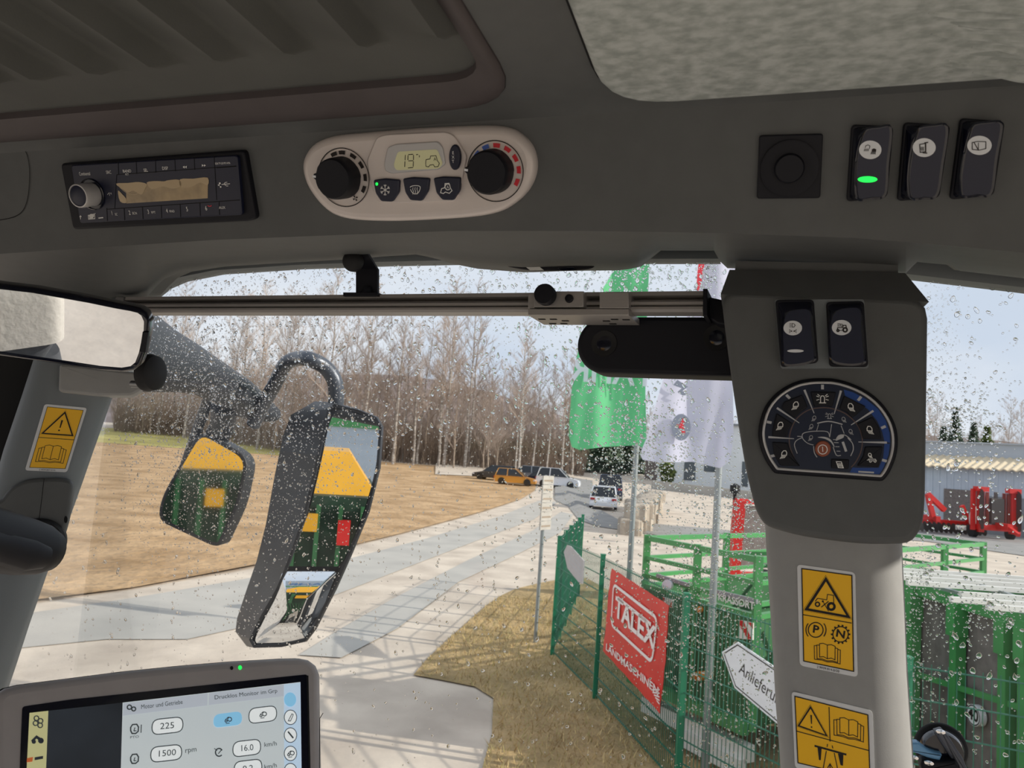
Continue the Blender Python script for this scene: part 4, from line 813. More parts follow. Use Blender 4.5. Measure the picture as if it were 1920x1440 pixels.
scr = sq('display', [(690, 352), (1690, 236), (1700, 1010), (670, 1075)], 'scr_pale', .0008)
sq('camera_view', [(272, 398), (690, 352), (670, 1075), (245, 1100)], 'scr_dark', .0008, scr); sq('menu_strip', [(166, 410), (272, 398), (245, 1100), (130, 1110)], 'scr_cream', .0008, scr)
sq('header_field', [(695, 356), (1168, 300), (1166, 368), (690, 426)], 'scr_head', .0009, scr); sq('header_field', [(1176, 299), (1596, 252), (1596, 316), (1174, 366)], 'scr_head', .0009, scr); sq('key_column', [(1598, 250), (1690, 240), (1700, 1010), (1600, 1014)], 'scr_right', .0009, scr)
h = .0011; mb = MB()
for x, y in ((942, 485), (935, 640), (1478, 422), (1388, 610), (1395, 722)): 
    rx = 85 if x < 1200 else 76; mb = MB(); mb.flat(rounded(Q([(x - rx, y - 36), (x + rx, y - 54), (x + rx + 2, y + 30), (x - rx - 2, y + 50)], h), .008, 5), h); mb.build('value_field', 'scr_white', scr)
for y in (435, 535, 638, 735, 840): mb = MB(); mb.flat(P(FT, cs, ell(1634, y, 34, 40), h), h); mb.build('round_key', 'scr_white', scr)
mb = MB(); mb.flat(rounded(Q([(1202, 420), (1360, 400), (1362, 475), (1200, 495)], h), .008, 5), h); mb.build('active_key', 'scr_blue', scr); mb = MB(); mb.flat(Q(ell(1632, 335, 34, 40), h), h); mb.build('active_key', 'scr_blue', scr)
mb = MB(); h = .0013
for x, y in ((942, 485), (935, 640), (1478, 422), (1388, 610), (1395, 722)):
    rx = 86 if x < 1200 else 77; mb.stroke(rounded(Q([(x - rx, y - 36), (x + rx, y - 54), (x + rx + 2, y + 30), (x - rx - 2, y + 50)], h), .008, 5), .0007, h, True)
for y in (435, 535, 638, 735, 840): mb.stroke(Q(ell(1634, y, 35, 41), h), .0006, h, True)
for t, p0, p1, s_ in (('225', (902, 487), (980, 480), 36), ('1500', (886, 642), (988, 632), 36), ('16.0', (1345, 612), (1430, 604), 36), ('rpm', (1045, 622), (1102, 614), 30), ('km/h', (1488, 590), (1556, 582), 26), ('km/h', (1488, 715), (1556, 705), 26), ('9.2', (1360, 728), (1430, 720), 36), ('Motor und Getriebe', (790, 378), (1030, 348), 26), ('Drucklos Monitor im Grp', (1200, 325), (1565, 285), 24), ('PTO', (738, 548), (775, 544), 14)): tline(mb, FT, cs, t, p0, p1, s_, h)
for x, y in ((757, 500), (757, 668)):
    mb.stroke(Q([(x - 22, y - 8), (x - 12, y - 24), (x + 12, y - 26), (x + 22, y - 10), (x + 20, y + 14), (x + 6, y + 26), (x - 14, y + 26), (x - 22, y + 10)], h), .0009, h, True); sk(mb, FT, cs, [(x - 4, y + 12), (x + 2, y - 8)], 5, h); sk(mb, FT, cs, [(x - 4, y + 12), (x + 10, y + 10)], 5, h)
sk(mb, FT, cs, [(795, 476), (793, 522)], 5, h); mb.stroke(Q(ell(1232, 632, 20, 22, 20, 40, 330), h), .0009, h); sk(mb, FT, cs, [(1228, 640), (1246, 618)], 5, h); sk(mb, FT, cs, [(1205, 610), (1222, 622)], 4, h)
mb.stroke(Q(ell(728, 378, 12), h), .0009, h, True); mb.stroke(Q(ell(752, 388, 11), h), .0009, h, True)
for x, y in ((1282, 450), (1478, 420), (1634, 640)): mb.stroke(Q(ell(x + 10, y - 4, 11), h), .0007, h, True); mb.stroke(Q(ell(x - 10, y + 6, 6), h), .0007, h, True); sk(mb, FT, cs, [(x - 14, y - 2), (x + 4, y - 18)], 4, h); sk(mb, FT, cs, [(x - 12, y + 20), (x + 10, y + 17)], 4, h)
sk(mb, FT, cs, [(1622, 455), (1642, 415), (1650, 420), (1634, 456)], 4, h, True); sk(mb, FT, cs, [(1620, 515), (1650, 552)], 9, h)
for x, y in ((205, 440), (228, 455), (200, 468), (226, 480)): mb.stroke(Q(ell(x, y, 13), h), .0007, h, True)
mb.build('lettering', 'scr_ink', scr)
mb = MB(); sk(mb, FT, cs, [(180, 570), (205, 545), (228, 560), (240, 572)], 14, h); mb.flat(Q(ell(190, 572, 12), h), h); mb.flat(Q(ell(230, 566, 16), h), h); sk(mb, FT, cs, [(195, 668), (242, 660)], 16, h); mb.build('menu_symbol', 'scr_dark', scr)
mat('scr_orange', '#d8703c', .5, emit=.3); mb = MB(); mb.flat(Q([(152, 665), (186, 658), (182, 684), (150, 688)], h), h); mb.build('menu_symbol', 'scr_orange', scr)
mb = MB(); mb.flat(Q(ell(1303, 158, 9, 11), .0003), .0004); mb.build('sensor', 'dark_gap', ter)
mb = MB(); mb.flat(Q(ell(1350, 155, 10, 12), .0003), .0004); mb.build('status_lamp', 'led_green', ter)
mb = MB(); mb.stroke(Q([(1818, 410), (1800, 440), (1798, 720)], .0005), .0006, .0002); mb.build('grip_seam', 'dark_gap', ter)
mb = MB(); mb.tube([(0, -.10, -.03), (0, -.18, -.10), (-.02, -.4, -.16)], .02, 16); mb.build('stand_arm', 'black_plastic', ter)

# ------------------------------------------------------------------ outer mirrors of the tractor
def onplane_frame(px, py, d, n, up=Zv):
    o = onY(px, py, d); n = n.normalized(); ax = up.cross(n).normalized(); return Frame(o, ax, n.cross(ax))
cmr = crop(260, 580, 2.181)
DM = 2.0
dv = ray(600, 900).normalized(); want = Vector((-.50, -.86, -.06)).normalized(); nM = (want - dv).normalized()
FMR = onplane_frame(600, 980, DM, nM)
big = thing('exterior_mirror', 'tall black outside mirror with two stacked glasses on a bent tube', 'outside mirror', FMR)
face = [(620, 405), (660, 392), (808, 382), (900, 408), (975, 440), (997, 480), (985, 650), (940, 830), (870, 1000), (808, 1140), (722, 1310), (682, 1362), (580, 1385), (465, 1388), (452, 1350), (480, 1270), (560, 1140), (605, 1030), (670, 850), (720, 650), (760, 480), (785, 400)]
face = [(800, 384), (900, 408), (975, 440), (997, 480), (985, 650), (940, 830), (870, 1000), (808, 1140), (722, 1310), (682, 1362), (580, 1385), (468, 1388), (448, 1352), (492, 1260), (560, 1140), (605, 1030), (668, 850), (715, 650), (750, 480), (770, 405)]
back = [(720, 376), (800, 380), (880, 420), (900, 480), (880, 650), (830, 830), (760, 1000), (700, 1140), (630, 1290), (590, 1340), (520, 1370), (440, 1376), (396, 1318), (402, 1265), (440, 1150), (482, 1030), (520, 880), (556, 680), (590, 520), (622, 432)]
dpt = -.16
fl_ = P(FMR, cmr, face); bk = P(FMR, cmr, back, dpt)
mb = MB(); fi = inset(ccw(fl_), .008); same = area2(fl_) > 0
F1 = fl_ if same else list(reversed(fl_)); B1 = bk if same else list(reversed(bk))
mid = [((a[0] * .45 + b[0] * .55), (a[1] * .45 + b[1] * .55), dpt * .55) for a, b in zip(F1, B1)]
bin_ = inset(B1, .02)
mb.loft([[(x, y, dpt - .02) for x, y in bin_], [(x, y, dpt) for x, y in B1], mid, [(x, y, -.01) for x, y in F1], [(x, y, .0) for x, y in inset(F1, .002)], [(x, y, .0) for x, y in inset(F1, .009)], [(x, y, -.006) for x, y in inset(F1, .011)]], cap=(True, True))
mb.build('housing', 'housing', big, smooth=40)
mb = MB(); mb.stroke([((a[0] * .72 + b[0] * .28), (a[1] * .72 + b[1] * .28)) for a, b in zip(F1, B1)], .003, -.045, True); 
g1 = spline(P(FMR, cmr, [(812, 412), (900, 430), (972, 458), (984, 500), (968, 640), (930, 790), (870, 950), (812, 1052), (700, 1050), (604, 1046), (690, 840), (745, 620), (775, 480)]), 3, True)
mb = MB(); mb.flat(ccw(g1), -.004); mb.build('upper_glass', 'mirror_glass', big)
g2 = rounded(P(FMR, cmr, [(588, 1072), (812, 1072), (740, 1255), (690, 1345), (640, 1364), (474, 1366), (484, 1318), (550, 1190)], -.004), .01)
cen = Vector((sum(p[0] for p in g2) / len(g2), sum(p[1] for p in g2) / len(g2)))
mb = MB(); rings = []
for s_, z in ((1, -.004), (.8, -.0005 + .001), (.55, .0035), (.28, .0055)): rings.append([(cen.x + (p[0] - cen.x) * s_, cen.y + (p[1] - cen.y) * s_, z) for p in ccw(g2)])
mb.loft(rings, cap=(False, True)); mb.build('lower_glass', 'mirror_glass', big, smooth=80)['label'] = 'domed wide-angle lower glass'
mb = MB(); mb.stroke(P(FMR, cmr, [(598, 1060), (700, 1062), (816, 1062)], -.003), .012, -.003); mb.build('divider', 'black_plastic', big)
tb = [onY(*cmr(x, y), d) for x, y, d in ((470, 470, 2.32), (505, 400, 2.28), (560, 300, 2.2), (600, 225, 2.14), (650, 202, 2.1), (700, 205, 2.03), (760, 235, 2.05), (800, 290, 2.06), (808, 360, 2.07), (800, 420, 2.08))]
tb = [Vector(k) for k in spline([tuple(k) for k in tb], 5)]
mat('tube_grey', '#4a4f58', .35, metal=.3, bump=.3, bscale=200)
mb = MB(); mb.tube(tb, .021, 16); mb.build('support_tube', 'tube_grey', big, M=Matrix())
arm = thing('mirror_carrier', 'wide black mirror arm reaching forward from the left cab corner', 'mirror arm', None, onY(330, 680, 1.7))
def ring4(p, wv, hv, n=10, e=2.6):
    out = []
    for i in range(n * 2):
        t = math.pi * i / n; c, s_ = math.cos(t), math.sin(t); out.append(p + wv * (abs(c) ** (2 / e) * (1 if c > 0 else -1)) + hv * (abs(s_) ** (2 / e) * (1 if s_ > 0 else -1)))
    return out
sec = []
for x, yt_, yb_, d in ((180, 520, 735, 1.2), (285, 602, 735, 1.5), (330, 630, 735, 1.7), (385, 668, 742, 1.95), (440, 705, 770, 2.2), (470, 735, 786, 2.3), (487, 755, 790, 2.34)):
    a_, b_ = onY(x, yt_, d), onY(x, yb_, d); sec.append(ring4((a_ + b_) / 2, Vector((.05, .05, 0)), (a_ - b_) / 2))
mb = MB(); mb.loft(sec); mb.build('arm_body', 'housing', arm, M=Matrix(), smooth=50)
mb = MB(); mb.tube([onY(392, 745, 2.2), onY(372, 800, 2.32), onY(345, 880, 2.36), onY(322, 935, 2.36)], .016, 12); mb.tube([onY(420, 760, 2.2), onY(418, 800, 2.3), onY(408, 815, 2.34)], .036, 14)
mb.build('mirror_bracket', 'housing', arm, M=Matrix())
dv2 = ray(390, 910).normalized(); want2 = Vector((-.46, -.88, -.10)).normalized(); FM2r = onplane_frame(390, 910, 2.3, (want2 - dv2))
sm = thing('exterior_mirror', 'smaller squarish outside mirror below the mirror arm', 'outside mirror', FM2r)
q2 = [(238, 495), (290, 500), (400, 575), (440, 608), (452, 660), (420, 790), (350, 930), (310, 966), (270, 955), (100, 868), (80, 850), (90, 780), (170, 640)]
q2 = rounded(P(FM2r, cmr, [(255, 490), (455, 605), (415, 800), (335, 968), (300, 966), (78, 862), (95, 770), (165, 640)]), .043, 4)
mb = MB(); mb.prism(q2, -.06, .004, .004); mb.build('housing', 'housing', sm)
mb = MB(); mb.flat(inset(ccw(q2), .011), .0052); mb.build('glass', 'mirror_glass_wet', sm)

# ------------------------------------------------------------------ the land
def sst(a, b, x): t = min(1, max(0, (x - a) / (b - a))); return t * t * (3 - 2 * t)
def gz(x, y): return 2.0 * sst(50, 130, y) + sst(20, -40, x) * 2.6 * sst(80, 190, y)
mat('gravel', '#cfc2b2', .95, hx2='#b3a698', scale=.9, bump=.4, bscale=6, bdist=.03, detail=8)
mat('asphalt', '#b3afa8', .9, hx2='#a5a29c', scale=.8, bump=.3, bscale=30, bdist=.006, detail=8)
mat('asphalt_dark', '#959390', .9, hx2='#858482', scale=1.2, bump=.3, bscale=30, bdist=.006, detail=6)
mat('dry_field', '#bf9f78', .98, hx2='#997a54', scale=.55, bump=1.0, bscale=3.5, bdist=.12, detail=9)
mat('verge', '#b59a6e', .98, hx2='#8f7b54', scale=1.1, bump=1.0, bscale=9, bdist=.06, detail=8)
mat('meadow', '#b7ac63', .98, hx2='#a09654', scale=.08)
mat('far_hill', '#84797a', 1.0, hx2='#6a5f5c', scale=.12, detail=10)
gx = [-400, -260, -180, -130, -100, -80, -60, -45, -30, -18, -8, 0, 8, 18, 30, 45, 60, 80, 110, 160, 260, 400]; gy = [-150, -60, -20, 0, 20, 40] + list(range(50, 200, 6)) + [220, 260, 330, 460]
mb = MB(); mb.loft([[(x, y, gz(x, y)) for x in gx] for y in gy], closed=False); struct(mb.build('ground', 'gravel'))
def patch(name, px, m, z, zz=None):
    pts = [G(*p) for p in px]; mb = MB(); mb.flat([(p.x, p.y) for p in pts], 0)
    mb.v = [(x, y, gz(x, y) + z) for x, y, _ in mb.v]; return struct(mb.build(name, m))
bnd = [(-420, 1210), (-200, 1170), (60, 1132), (250, 1105), (450, 1070), (620, 1035), (760, 1000), (900, 962), (975, 938), (1003, 926)]
bp = [G(*p) for p in bnd]; rows = []
for p in bp:
    ymax = 97; q = []
    for t in (0, .015, .04, .08, .14, .22, .32, .44, .58, .74, .9, 1.0): k = 1 + (max(1.02, ymax / p.y) - 1) * t; x, y = p.x * k, p.y * k; q.append((x, y, gz(x, y) + .05 + .04 * math.sin(x * 1.3) * math.sin(y)))
    rows.append(q)
mb = MB(); mb.loft(rows, closed=False); struct(mb.build('ground_field', 'dry_field'))
mb = MB(); mb.loft([[(x, y, gz(x, y) + .08) for x in (-190, -150, -120, -95, -75, -58, -44, -32, -22)] for y in (94, 100, 106, 112, 120, 130)], closed=False); struct(mb.build('ground_meadow', 'meadow'))
patch('road', [(-200, 1185), (60, 1150), (250, 1122), (450, 1088), (640, 1052), (800, 1010), (940, 967), (1010, 940), (1046, 942), (1000, 975), (900, 1012), (780, 1058), (640, 1112), (480, 1172), (350, 1200), (200, 1200), (-200, 1240)], 'asphalt', .012)
patch('road_lane', [(1052, 960), (1075, 965), (1050, 1000), (960, 1045), (860, 1092), (745, 1180), (640, 1235), (560, 1230), (640, 1180), (740, 1122), (880, 1050), (1000, 995)], 'asphalt', .016)
patch('driveway', [(1040, 911), (1075, 914), (1110, 918), (1112, 950), (1160, 975), (1260, 986), (1400, 998), (1420, 1014), (1250, 1007), (1120, 988), (1085, 975), (1065, 950), (1040, 940)], 'asphalt_dark', .03)
patch('yard_apron', [(1500, 975), (1700, 992), (1920, 1002), (2300, 1020), (2300, 1085), (1920, 1043), (1740, 1016), (1500, 1000)], 'asphalt_dark', .03)
vg = [(775, 1268), (800, 1238), (835, 1205), (880, 1165), (910, 1138), (940, 1118), (965, 1106), (1005, 1096), (1045, 1088), (1100, 1085), (1180, 1130), (1300, 1250), (1470, 1330), (1900, 1440), (2100, 1560), (1900, 2400), (880, 2200), (890, 1600), (905, 1440), (922, 1380), (925, 1312), (890, 1290), (830, 1278)]
patch('verge', vg, 'verge', .02)
patch('field_track', [(815, 893), (870, 896), (1000, 903), (1075, 906), (1075, 914), (1000, 915), (870, 906), (815, 903)], 'gravel', .11)
# blades of dry grass on the verge
mat('straw', '#d2b883', .95); mat('straw_green', '#a79c66', .95); mat('straw_brown', '#94764a', .95)
vgp = [(p.x, p.y) for p in (G(*q) for q in vg)]
def inside(x, y, poly):
    c = False; j = len(poly) - 1
    for i in range(len(poly)):
        if (poly[i][1] > y) != (poly[j][1] > y) and x < (poly[j][0] - poly[i][0]) * (y - poly[i][1]) / (poly[j][1] - poly[i][1]) + poly[i][0]: c = not c
        j = i
    return c
rnd = random.Random(5); mb = MB(); n = 0
while n < 15000:
    y = 4.5 + 12.5 * rnd.random() ** 1.2; x = rnd.uniform(-1.6, 3.0)
    if not inside(x, y, vgp): continue
    n += 1; h = rnd.uniform(.03, .11); a = rnd.uniform(0, 6.28); w = rnd.uniform(.003, .007); dx, dy = math.cos(a), math.sin(a); ln = rnd.uniform(.02, .1); b = rnd.uniform(0, 6.28)
    mb.add([(x - dx * w, y - dy * w, .015), (x + dx * w, y + dy * w, .015), (x + math.cos(b) * ln, y + math.sin(b) * ln, .015 + h)], [(0, 1, 2)], 0 if rnd.random() < .5 else (1 if rnd.random() < .55 else 2))
tag(mb.build('dry_grass', ['straw', 'straw_green', 'straw_brown'], smooth=0), 'short dry grass on the verge beside the green fence', 'grass', kind='stuff')
# ridges far away
mb = MB(); pts = [(-420, 10), (-330, 26), (-250, 38), (-170, 40), (-110, 48), (-60, 52), (-20, 47), (20, 36), (60, 24), (110, 22), (170, 32), (240, 38), (320, 34), (420, 26)]
sp = spline(pts, 5); mb.loft([[(x * .9, 330, 0) for x, z in sp], [(x * .97, 385, z * .6) for x, z in sp], [(x, 420, z * .84) for x, z in sp], [(x, 520, z * .4) for x, z in sp]], closed=False); struct(mb.build('hill', 'far_hill'))

# ------------------------------------------------------------------ trees
mat('bark_birch', '#bdb6ae', .9, hx2='#7a7068', scale=1.4, stretch=(1, 1, 3)); mat('bark_brown', '#9a8b7c', .95, var=.2, scale=2); mat('twig', '#a99a8f', 1.0, var=.15, scale=.5)
def prism3(mb, a, b, r0, r1, n=3, m=0):
    d = (b - a).normalized(); x = d.orthogonal().normalized(); y = d.cross(x); k = len(mb.v)
    for c, r in ((a, r0), (b, r1)):
        for i in range(n): t = 2 * math.pi * i / n; q = c + x * (r * math.cos(t)) + y * (r * math.sin(t)); mb.v.append((q.x, q.y, q.z))
    for i in range(n): mb.f.append((k + i, k + (i + 1) % n, k + n + (i + 1) % n, k + n + i)); mb.m.append(m)
def tree_mesh(seed, H, spread, nb, low=.22):
    r = random.Random(seed); tr, br = MB(), MB(); p = Vector((0, 0, -.3)); pts = [p]; lean = Vector((r.uniform(-.03, .03), r.uniform(-.03, .03), 0))
    for i in range(10): p = p + Vector((r.uniform(-.12, .12), r.uniform(-.12, .12), 0)) + lean * H / 10 + Vector((0, 0, H / 10)); pts.append(p)
    R0 = H * .0085
    for i in range(10): prism3(tr, pts[i], pts[i + 1], R0 * (1 - .092 * i), R0 * (1 - .092 * (i + 1)), 6)
    def grow(a, d, L, rad, lvl):
        n = 3; q = a; dirs = d
        for s in range(n):
            dirs = (dirs + Vector((r.uniform(-.18, .18), r.uniform(-.18, .18), r.uniform(-.04, .16)))).normalized(); e = q + dirs * L / n; prism3(br, q, e, rad * (1 - s / n * .7), rad * (1 - (s + 1) / n * .7), 3)
            if lvl < 2:
                for _ in range((3, 3)[lvl] if s else 2):
                    t = r.random(); c = q.lerp(e, t); sd = (dirs + Vector((r.uniform(-1, 1), r.uniform(-1, 1), r.uniform(-.3, .7))) * .75).normalized(); grow(c, sd, L * r.uniform(.35, .6), max(.010, rad * .5), lvl + 1)
            q = e
    for i in range(nb):
        t = low + (1 - low) * (i + r.random()) / nb; k = min(9, int(t * 10)); c = pts[k].lerp(pts[k + 1], t * 10 - k); an = r.uniform(0, 6.28)
        L = H * spread * (1 - t) ** .7 * r.uniform(.7, 1.2) + .5; grow(c, Vector((math.cos(an) * .75, math.sin(an) * .75, r.uniform(.5, 1.1))).normalized(), L, max(.018, R0 * .32 * (1 - t * .6)), 0)
    return tr, br
protos = []
for i, (sd, H, sp_, nb, bark, lab) in enumerate(((1, 22, .20, 26, 'bark_birch', 'tall bare birch with pale trunk in the wood beyond the field'), (2, 19, .22, 24, 'bark_birch', 'tall bare birch with pale trunk in the wood beyond the field'), (3, 17, .25, 26, 'bark_brown', 'bare brown-barked tree in the wood beyond the field'), (4, 13, .30, 24, 'bark_brown', 'low bushy bare tree filling the wood edge'))):
    tr, br = tree_mesh(sd, H, sp_, nb, .3 if i < 2 else .15)
    t = thing('birch_tree' if i < 2 else 'bare_tree', lab, 'tree', None, (0, 0, 0)); tr.build('trunk', bark, t); br.build('branches', 'twig', t, smooth=0); protos.append(t)
rnd = random.Random(8); used = [False] * 4
def plant(i, x, y, s, group, label=None):
    M = Matrix.Translation((x, y, gz(x, y))) @ Matrix.Rotation(rnd.uniform(0, 6.28), 4, 'Z') @ Matrix.Scale(s, 4)
    if not used[i]: protos[i].matrix_world = M; used[i] = True; o = protos[i]; o['group'] = group; return o
    o = dup(protos[i], M, label, group); return o
GRP = ('pale birches of the wood', 'pale birches of the wood', 'brown trees of the wood', 'low trees of the wood edge')
for k in range(200):                            # the wood: denser to the rear, its edge bending towards the road
    row = k % 5; u = (k // 5 + rnd.random()) / 40; px = 240 + 850 * u
    base = (96, 102, 109, 118, 128)[row] + (22 * (1 - sst(300, 620, px)) if row < 3 else 12 * (1 - sst(300, 620, px))) + rnd.uniform(-3, 3)
    if px > 1000: base += 4
    x = (px - 960) / FPX * base; i = rnd.choice((0, 1, 3, 3, 2)) if row < 3 else rnd.choice((2, 2, 3, 3, 3))
    sc_k = rnd.uniform(.85, 1.1) * (1.12 if px < 700 else 1.02 if px < 930 else .86) if i < 2 else rnd.uniform(.66, .95); plant(i, x, base, sc_k, GRP[i])
for k in range(34):
    px = 1690 + 13 * k + rnd.uniform(-8, 8); d = rnd.uniform(104, 130); x = (px - 960) / FPX * d; i = rnd.choice((2, 3, 3, 1)); plant(i, x, d, rnd.uniform(.62, .9), 'trees behind the shed', 'bare tree standing behind the long grey shed')
for k in range(22):
    px = 1090 + 14 * k; d = rnd.uniform(150, 175); x = (px - 960) / FPX * d; i = rnd.choice((2, 3, 1)); plant(i, x, d, rnd.uniform(.7, .95), 'trees behind the white building', 'bare tree rising behind the white building')
for k in range(14):                            # a few outside the left of the frame keep the wood going for the mirrors
    d = rnd.uniform(120, 140); plant(rnd.choice((0, 2, 3)), -.62 * d + k * 2.2 - 12, d, rnd.uniform(.8, 1), 'trees beyond the meadow', 'bare tree beyond the green meadow strip')
# brush under the wood
mat('brush', '#978676', 1.0, hx2='#7b6b5d', scale=.4)
mb = MB(); rnd2 = random.Random(21)
for k in range(9000):
    u = rnd2.random(); px = 225 + 880 * u; d = 98 + 36 * rnd2.random() + 20 * (1 - sst(300, 620, px)); x = (px - 960) / FPX * d; b = Vector((x, d, gz(x, d))); L = rnd2.uniform(1.2, 5.5)
    e = b + Vector((rnd2.uniform(-.35, .35) * L, rnd2.uniform(-.3, .3) * L, L)); prism3(mb, b, e, .05, .012, 3)
    for _ in range(3): t = rnd2.uniform(.3, .9); c = b.lerp(e, t); prism3(mb, c, c + Vector((rnd2.uniform(-.5, .5), rnd2.uniform(-.5, .5), rnd2.uniform(.3, .8))) * L * .35, .025, .01, 3)
tag(mb.build('undergrowth', 'brush', smooth=0), 'bare brown undergrowth under the trees of the wood', 'undergrowth', kind='stuff')

# ------------------------------------------------------------------ fence with signs
mat('fence_green', '#1d7a58', .45, var=.06, scale=5); mat('fence_wire', '#2a6a55', .5)
P0, P1, P2 = onZ(1093, 968, 1.8), onZ(1060, 1010, 1.8), onZ(1140, 1050, 1.8); P3, P4, P5 = onZ(1288, 1120, 1.8), onZ(1700, 1242, 1.8), onZ(1945, 1280, 1.8)
P2 = G(1115, 1312); P1 = G(1035, 1230)
for v in (P0, P1, P2, P3, P4, P5): v.z = 0
P6 = P5 + (P5 - P4) * 1.2
fence = thing('mesh_fence', 'dark green welded mesh fence with square posts running past the verge', 'fence', None, P2)
def fpost(p, h=1.83, w=.06): mb = MB(); mb.box((p.x, p.y, h / 2), (w, w, h)); mb.box((p.x, p.y, h + .006), (w + .008, w + .008, .014)); mb.build('post', 'fence_green', fence, M=Matrix())
def fpanel(a, b, top=1.78):
    d = b - a; L = d.length; d.normalize(); n = max(2, int(L / .05)); mb = MB()
    for i in range(1, n): q = a + d * (L * i / n); mb.bar((q.x, q.y, .06), (q.x, q.y, top + .03), .0055, .0055, up=d)
    for k in range(9):
        z = .08 + k * (top - .08) / 8; o_ = Vector((-d.y, d.x, 0)) * .006
        for s_ in (-1, 1): mb.bar((a.x + o_.x * s_, a.y + o_.y * s_, z), (b.x + o_.x * s_, b.y + o_.y * s_, z), .007, .007)
    mb.build('wire_panel', 'fence_wire', fence, M=Matrix(), smooth=0)
for a, b in ((P0, P1), (P1, P2), (P2, P3), (P3, P4), (P4, P5), (P5, P6)): fpanel(a, b)
for p in [P0.lerp(P1, t) for t in (0, .2, .4, .6, .8)] + [P1, P2, P3, P5, P6]: fpost(p)
fpost(P4)
cb = crop(960, 1000, 3.273)
def fence_frame(a, b, off): d = (b - a).normalized(); f = Frame(a, d, Zv); f.o = a + f.n * off; return f
FFe = fence_frame(P2, P3, .045).at(1190, 1190)
mat('banner_red', '#d8362f', .5, var=.06, scale=3, bump=.4, bscale=6, bdist=.01); mat('banner_white', '#f0e6e2', .6)
ban = thing('fence_banner', 'red banner on the green fence with white lettering TALEX in a rounded frame', 'banner', FFe); Q = lambda p, h=0.0: P(FFe, cb, p, h)
mb = MB(); cor = Q([(612, 215), (966, 445), (908, 1108), (556, 720)]); nx, ny = 14, 10; T_ = quadT(*cor); rg = []
for j in range(ny + 1): rg.append([(*T_(i / nx, j / ny), .006 * math.sin(i * 1.9 + j * .6) + .004 * math.sin(j * 2.3)) for i in range(nx + 1)])
rr_ = []
mb.loft(rg, closed=False); mb.loft([[(x, y, z - .004) for x, y, z in r_] for r_ in rg][::-1], closed=False); mb.build('sheet', 'banner_red', ban, smooth=60)
mb = MB(); z = .016
q = rounded(Q([(622, 312), (890, 520), (858, 792), (608, 560)], z), .10, 6); mb.stroke(q, .035, z, True)
tline(mb, FFe, cb, 'TALEX', (655, 470), (845, 630), 125, z, .03); sk(mb, FFe, cb, [(648, 395), (852, 560)], 22, z)
tline(mb, FFe, cb, 'LANDMASCHINEN', (612, 727), (848, 932), 44, z, .02)
for k in range(5): sk(mb, FFe, cb, [(855 + 8 * k, 960 + 16 * k), (905, 960 + 22 * k)], 9, z)
mb.build('print', 'banner_white', ban)
F34 = fence_frame(P3, P4, .05).at(1410, 1270); ca = crop(1220, 970, 3.69); Q = lambda p, h=0.0: P(F34, ca, p, h)
mat('sign_white', '#e6e8ec', .4, var=.03, scale=10)
arr = thing('arrow_sign', 'white arrow sign reading Anlieferung on the green fence', 'sign', F34)
p_tip, p_top, p_bot = Q([(492, 932), (600, 862), (580, 1180)]); t2, b2 = Q([(822, 1012), (832, 1392)])
dT = Vector(t2) - Vector(p_top); dB = Vector(b2) - Vector(p_bot); k_ = 2.2
ol = [p_tip, p_top, tuple(Vector(p_top) + dT * k_), tuple(Vector(p_bot) + dB * k_ * .9), p_bot]
mb = MB(); mb.prism(ol, -.012, 0); mb.build('plate', 'sign_white', arr)
mb = MB(); mb.stroke(inset(ccw(ol), .022), .010, .0015, True); a_, b_ = Vector(Q([(612, 1035)], .0015)[0]), Vector(Q([(822, 1210)], .0015)[0]); d_ = (b_ - a_); L7 = d_.length; c_ = a_ + d_ * (.5 * 10.4 / 7); hgt = .105
mb.text('Anlieferung', hgt, c_.x, c_.y, .0015, (L7 * 10.4 / 7) / (hgt * 6.6), math.atan2(d_.y, d_.x)); mb.build('lettering', 'ink_black', arr)
F12 = fence_frame(P1, P2, .05).at(1078, 1058)
ga = thing('arrow_sign', 'weathered grey arrow sign at the far end of the green fence', 'sign', F12)
mat('sign_grey', '#b9b5b6', .5, var=.05, scale=8)
mb = MB(); ol = P(F12, ident, [(1057, 1035), (1063, 1022), (1070, 1024), (1095, 1052), (1092, 1095), (1085, 1092), (1064, 1066)]); mb.prism(ol, -.012, 0); mb.build('plate', 'sign_grey', ga)
mb = MB()
for k in range(3): mb.stroke(P(F12, ident, [(1068, 1036 + 9 * k), (1090, 1062 + 9 * k)], .001), .02, .001)
mb.build('lettering', 'ink_grey', ga)
# street sign on a steel post
mat('galv', '#9aa0a2', .45, metal=.6, var=.08, scale=4)
sb = G(1003, 1207); st = thing('sign_post', 'grey steel post with narrow pale sign boards on the verge', 'sign post', None, sb)
topz = onY(1027, 892, sb.y).z
mb = MB(); mb.lathe([(.03, 0), (.03, topz), (.001, topz + .01)], 14); mb.build('post', 'galv', st)
mat('board_pale', '#b5afa8', .6, var=.08, scale=6)
for k in range(6):
    za, zb_ = topz - .15 * k, topz - .15 * (k + 1) + .008; mb = MB(); M = Matrix.Rotation(math.radians(58), 4, 'Z'); mb.box((0, -.045, (za + zb_) / 2), (.36, .02, za - zb_), M); bd = mb.build('sign_board', 'board_pale', st)
    mb = MB(); mb.box((.0, -.057, (za + zb_) / 2 - .01), (.30, .002, .03), M @ Matrix.Rotation(.0, 4, 'Y')); mb.build('text_line', 'bark_brown', bd)

